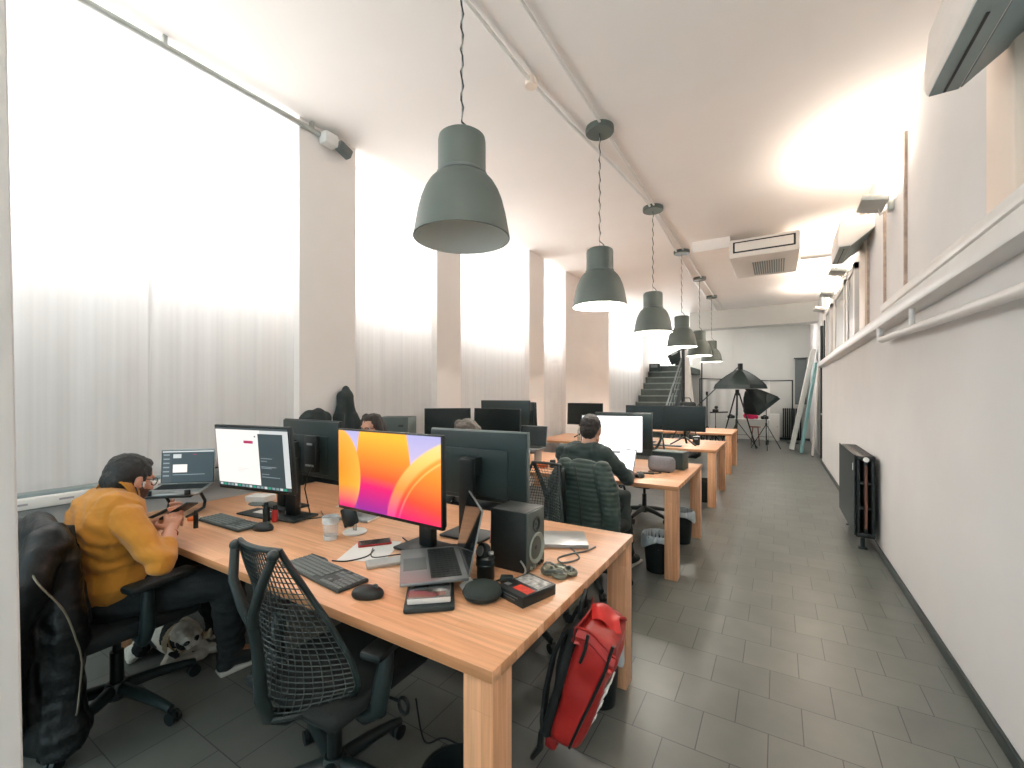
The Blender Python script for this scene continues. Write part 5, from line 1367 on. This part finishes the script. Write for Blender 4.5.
B().lathe(prof + [(0, .5)], 8, Matrix.Rotation(rad(22.5), 4, 'Z')).done('canopy', soft, t, ang=10, fix=False)
B().lathe([(.64, -.004), (.3, .03), (0, .03)], 8, Matrix.Rotation(rad(22.5), 4, 'Z')).done('diffuser', softw, t)
for k in range(8):
    a = 2 * pi * k / 8 + rad(22.5); B().tube([(r * 1.006 * cos(a), r * 1.006 * sin(a), z_ + .004) for r, z_ in prof], .007, 6).done('rib', M['black'], t)
B().cyl((0, 0, .48), (0, 0, .66), .06, n=16).done('lamp_head', M['black'], t)
tr = stand('tripod', 'tall black tripod stand under the round softbox', (-.96, 13.55, 0), 1.60, .5, .15)
for c in tr.children:
    if c.name.startswith('leg'): pass
t = thing('tripod', 'black wooden-legged tripod with long spread legs in front of the white table', 'tripod', (-.93, 13.2, 0))
for k in range(3):
    a = .5 + 2 * pi * k / 3; B().cyl((.05 * cos(a), .05 * sin(a), 1.5), (.50 * cos(a), .50 * sin(a), .012), .02, .016, n=10).done('leg', M['black'], t)
B().cyl((0, 0, 1.44), (0, 0, 1.6), .05, n=16).done('head', M['black'], t); B().cyl((0, 0, .9), (0, 0, 1.5), .018, n=10).done('centre_column', M['dark'], t)
t = thing('square_softbox', 'black square softbox tilted downwards on a stand right of the round one', 'softbox', (-.68, 13.62, 1.60))
d = V((.40, .24, -.60)).normalized(); Fm = frame_for(d).to_4x4()
def ring(s, z_): return [Fm.to_3x3() @ V((s * x, s * y, z_)) for x, y in ((-1, -1), (1, -1), (1, 1), (-1, 1))]
bm = bmesh.new(); rs = [[bm.verts.new(p) for p in ring(s, z_)] for s, z_ in ((.07, 0), (.18, .16), (.34, .5), (.35, .6))]
for A_, C_ in zip(rs, rs[1:]):
    for j in range(4): bm.faces.new((A_[j], A_[(j + 1) % 4], C_[(j + 1) % 4], C_[j]))
bm.faces.new(rs[0][::-1])
b = B(); b.merge(bm); b.done('canopy', soft, t, ang=15)
bm = bmesh.new(); bm.faces.new([bm.verts.new(p) for p in ring(.34, .585)]); b = B(); b.merge(bm); b.done('diffuser', softw, t, fix=False)
for j in range(4): B().tube([ring(.07, 0)[j] * 1.01, ring(.18, .16)[j] * 1.01, ring(.34, .5)[j] * 1.01, ring(.35, .6)[j]], .009, 6).done('rib', M['black'], t)
B().cyl(d * -.22, d * .02, .07, n=18).done('lamp_head', M['black'], t)
stand('light_stand', 'slim light stand holding the square softbox', (-.26, 13.45, 0), 1.5, .4, .6)
t = stand('light_stand', 'short stand with a black ball-joint head left of the tripod', (-1.52, 13.7, 0), .95, .35, .2)
B().box((0, 0, 1.0), (.16, .12, .10), bev=.03).done('head', M['black'], t); B().cyl((-.15, 0, .95), (.32, 0, .97), .02, n=8).done('arm', M['black'], t); B().sph((.02, 0, 1.1), .05).done('knob', M['dark'], t)
t = thing('backdrop_frame', 'thin black backdrop frame with two posts before the end wall', 'backdrop', (-2.2, 15.6, 0))
for x, h in ((0, 2.0), (2.58, 1.9)):
    B().cyl((x, 0, 0), (x, 0, h), .02, n=10).done('post', M['black'], t); B().box((x, 0, .012), (.3, .3, .02), bev=.005).done('foot', M['black'], t)
B().cyl((0, 0, 1.985), (.12, 0, 1.985), .018, n=8).cyl((2.0, 0, 1.885), (2.58, 0, 1.885), .018, n=8).cyl((.1, 0, 1.99), (2.02, 0, 1.885), .016, n=8).done('cross_bar', M['dark'], t)
B().grid(lambda u, v: V((.1 + 1.9 * u, .03 + .012 * sin(u * 40), .3 + (1.66 - .09 * u) * v)), 60, 6, thick=.004).done('cloth', M['white'], t)
t = thing('side_table', 'low white table with a white front panel at the far end', 'table', (-.78, 15.0, 0))
B().box((0, 0, .715), (1.15, .55, .03), bev=.004).done('top', M['white'], t); B().box((0, -.24, .42), (1.1, .02, .56)).done('front_panel', M['white'], t)
for x in (-.53, .53):
    for y in (-.22, .22): B().box((x, y, .35), (.04, .04, .7)).done('leg', M['dark'], t)
t = thing('bag', 'crumpled bright pink bag on the low white table', 'bag', (-.70, 14.9, .73))
pink = mat('hot_pink_cloth', '#d61d5e', .7, var=.1)
me = fused(B().sph((0, 0, .11), (.19, .13, .12)).sph((.12, 0, .08), (.1, .1, .08)), .014, 3, lambda c, n: noise.noise(c * 12) * .03)
for v in me.vertices: v.co.z = max(v.co.z, .002)
link(me, 'body', pink, t, ang=60); B().tube([(-.06, 0, .2), (0, 0, .27), (.07, 0, .19)], .01, 8).done('handle', pink, t)
for x, lb in ((-1.22, 'black camera gear lying at the left end of the low white table'), (-.33, 'black camera gear lying at the right end of the low white table')):
    t = thing('camera', lb, 'camera', (x, 14.95, .73), .3)
    B().box((0, 0, .05), (.2, .1, .1), bev=.025).done('body', M['black'], t); B().cyl((0, -.04, .05), (0, -.14, .05), .042, n=18).done('lens', M['dark'], t); B().box((0, 0, .11), (.07, .06, .035), bev=.01).done('viewfinder', M['black'], t)
t = thing('stool', 'small red-brown stool in front of the low white table', 'stool', (-.55, 14.4, 0))
B().cyl((0, 0, .52), (0, 0, .55), .14, n=24).done('seat', mat('red_brown_wood', '#8a5a4c', .6), t)
for k in range(4): a = pi / 4 + k * pi / 2; B().cyl((.09 * cos(a), .09 * sin(a), .52), (.15 * cos(a), .15 * sin(a), 0), .012, n=8).done('leg', mat('red_brown_leg', '#8a5a4c', .6) if k == 0 else bpy.data.materials['red_brown_leg'], t)
t = thing('cupboard', 'small white cupboard beside the dark radiator at the end wall', 'cupboard', (-.16, 16.35, 0))
B().box((0, 0, .42), (.42, .45, .84), bev=.005).done('carcass', M['white'], t); B().box((0, -.23, .42), (.39, .015, .78), bev=.003).done('door', M['paper'], t); B().sph((.15, -.245, .45), .018).done('knob', M['metal'], t)
t = thing('wall_cabinet', 'tall grey wall cabinet high on the end wall behind the leaning boards', 'cabinet', (.62, 16.6, 1.15))
B().box((0, 0, .72), (.3, .16, 1.44), bev=.006).done('carcass', M['grey'], t); B().box((0, -.083, .72), (.27, .008, 1.36)).done('door', M['grey'], t); B().box((0, -.02, 1.46), (.36, .22, .03)).done('top_plate', M['dark'], t)
def board(name, label, y0, y1, xb, zt, th, m):
    t = thing(name, label, 'board', (xb, y0, 0), 0)
    xt = RX + .03; a = math.atan2(xt - xb, zt); L_ = math.hypot(xt - xb, zt)
    o = B().span((-th, 0, .02), (0, y1 - y0, L_), bev=.004).done('panel', m, t); o.rotation_euler = (0, a, 0)
    o2 = B().span((-th - .002, 0, .0), (.002, y1 - y0, .02)).done('edge_strip', M['grey'], t); o2.rotation_euler = (0, a, 0)
    return t
board('foam_board', 'thick white board leaning against the far right wall, longest of the three', 13.55, 14.0, .36, 2.62, .10, M['white'])
board('foam_board', 'pale blue board leaning against the far right wall between two white ones', 12.95, 13.4, .53, 2.25, .06, mat('pale_blue_board', '#86b2b5', .6, var=.06))
board('foam_board', 'narrow white board leaning steeply beside the dark door', 12.45, 12.7, .72, 2.2, .035, M['paper'])
t = thing('foam_board', 'white board leaning by the staircase in front of the end wall', 'board', (-1.98, 13.0, 0)); 
o = B().box((0, 0, 1.36), (.22, .04, 2.72), bev=.004).done('panel', M['paper'], t); o.rotation_euler = (0, rad(-5.5), 0)
o = B().box((0, -.022, .02), (.22, .006, .04)).done('edge_strip', M['grey'], t)
t = thing('backdrop_roll', 'tall black backdrop roll standing upright beside the stair handrail', 'roll', (-2.22, 12.7, 0))
B().cyl((0, 0, 0), (0, 0, 2.75), .045, n=18).done('roll', M['black'], t); B().cyl((0, 0, 2.75), (0, 0, 2.79), .025, n=14).done('core', M['dark'], t)
t = thing('light_stand', 'thin tall dark pole beside the white board by the staircase', 'stand', (-1.80, 13.1, 0))
B().cyl((0, 0, 0), (0, 0, 2.55), .018, n=10).done('pole', M['dark'], t); B().cyl((0, 0, 0), (0, 0, .02), .14, n=20).done('base', M['black'], t)
t = thing('equipment_bag', 'black upright equipment bag standing before the stairs', 'bag', (-1.98, 11.9, 0), .2)
me = fused(B().box((0, 0, .64), (.4, .3, 1.28), bev=.09, seg=4), .02, 4, lambda c, n: noise.noise(c * 6) * .03); link(me, 'body', fab_m, t, ang=70)
B().tube([(-.1, 0, 1.26), (-.06, 0, 1.38), (.06, 0, 1.38), (.1, 0, 1.26)], .014, 8).done('handle', M['black'], t)
B().tube([(-.18, -.14, .3), (-.16, -.17, .8), (-.1, -.15, 1.2)], .012, 8).done('strap', M['grey'], t)
# ------------------------------------------------------------------ daylight outside the high windows
for k, (a, c) in enumerate(niches):
    l = bpy.data.lights.new('daylight', 'AREA'); l.shape = 'RECTANGLE'; l.size = (c - a); l.size_y = 1.15
    l.energy = 33 * (c - a) * 1.15; l.color = (1, .965, .93)
    lo = bpy.data.objects.new('daylight', l); COL.objects.link(lo); lo.location = (NX0 - .06, (a + c) / 2, (wz0 + wz1) / 2 + .0)
    lo.rotation_euler = (0, rad(-90), rad(0)); lo.rotation_euler = Matrix(((0, 0, -1), (1, 0, 0), (0, -1, 0))).to_euler()
    lo.rotation_euler = V((-1, 0, 0)).to_track_quat('Z', 'Y').to_euler()

l = bpy.data.lights.new('daylight', 'AREA'); l.shape = 'RECTANGLE'; l.size = .8; l.size_y = 1.2; l.energy = 160; l.color = (1, .98, .96)
lo = bpy.data.objects.new('daylight', l); COL.objects.link(lo); lo.location = (-3.0, 17.0, 3.1); lo.rotation_euler = V((0, 1, 0)).to_track_quat('Z', 'Y').to_euler()
# assumed fluorescent ceiling fitting, unseen behind far beam, added to brighten the far end
t = thing('assumed_tube_fitting', 'assumed fluorescent ceiling fitting, unseen behind the far beam, added over the photo corner', 'lamp', (-.4, 14.6, CEIL - .06))
B().box((0, 0, .02), (1.3, .14, .08), bev=.01).done('housing', M['white'], t)
for y in (-.035, .035): B().cyl((-.6, y, -.035), (.6, y, -.035), .014, n=12).done('tube', emis('assumed_tube_glass', '#fbf6ee', 12), t)
l = bpy.data.lights.new('assumed_tube_light', 'AREA'); l.shape = 'RECTANGLE'; l.size = 1.2; l.size_y = .12; l.energy = 20; l.color = (1, .97, .93)
lo = bpy.data.objects.new('assumed_tube_light', l); COL.objects.link(lo); lo.location = (-.4, 14.6, CEIL - .12)
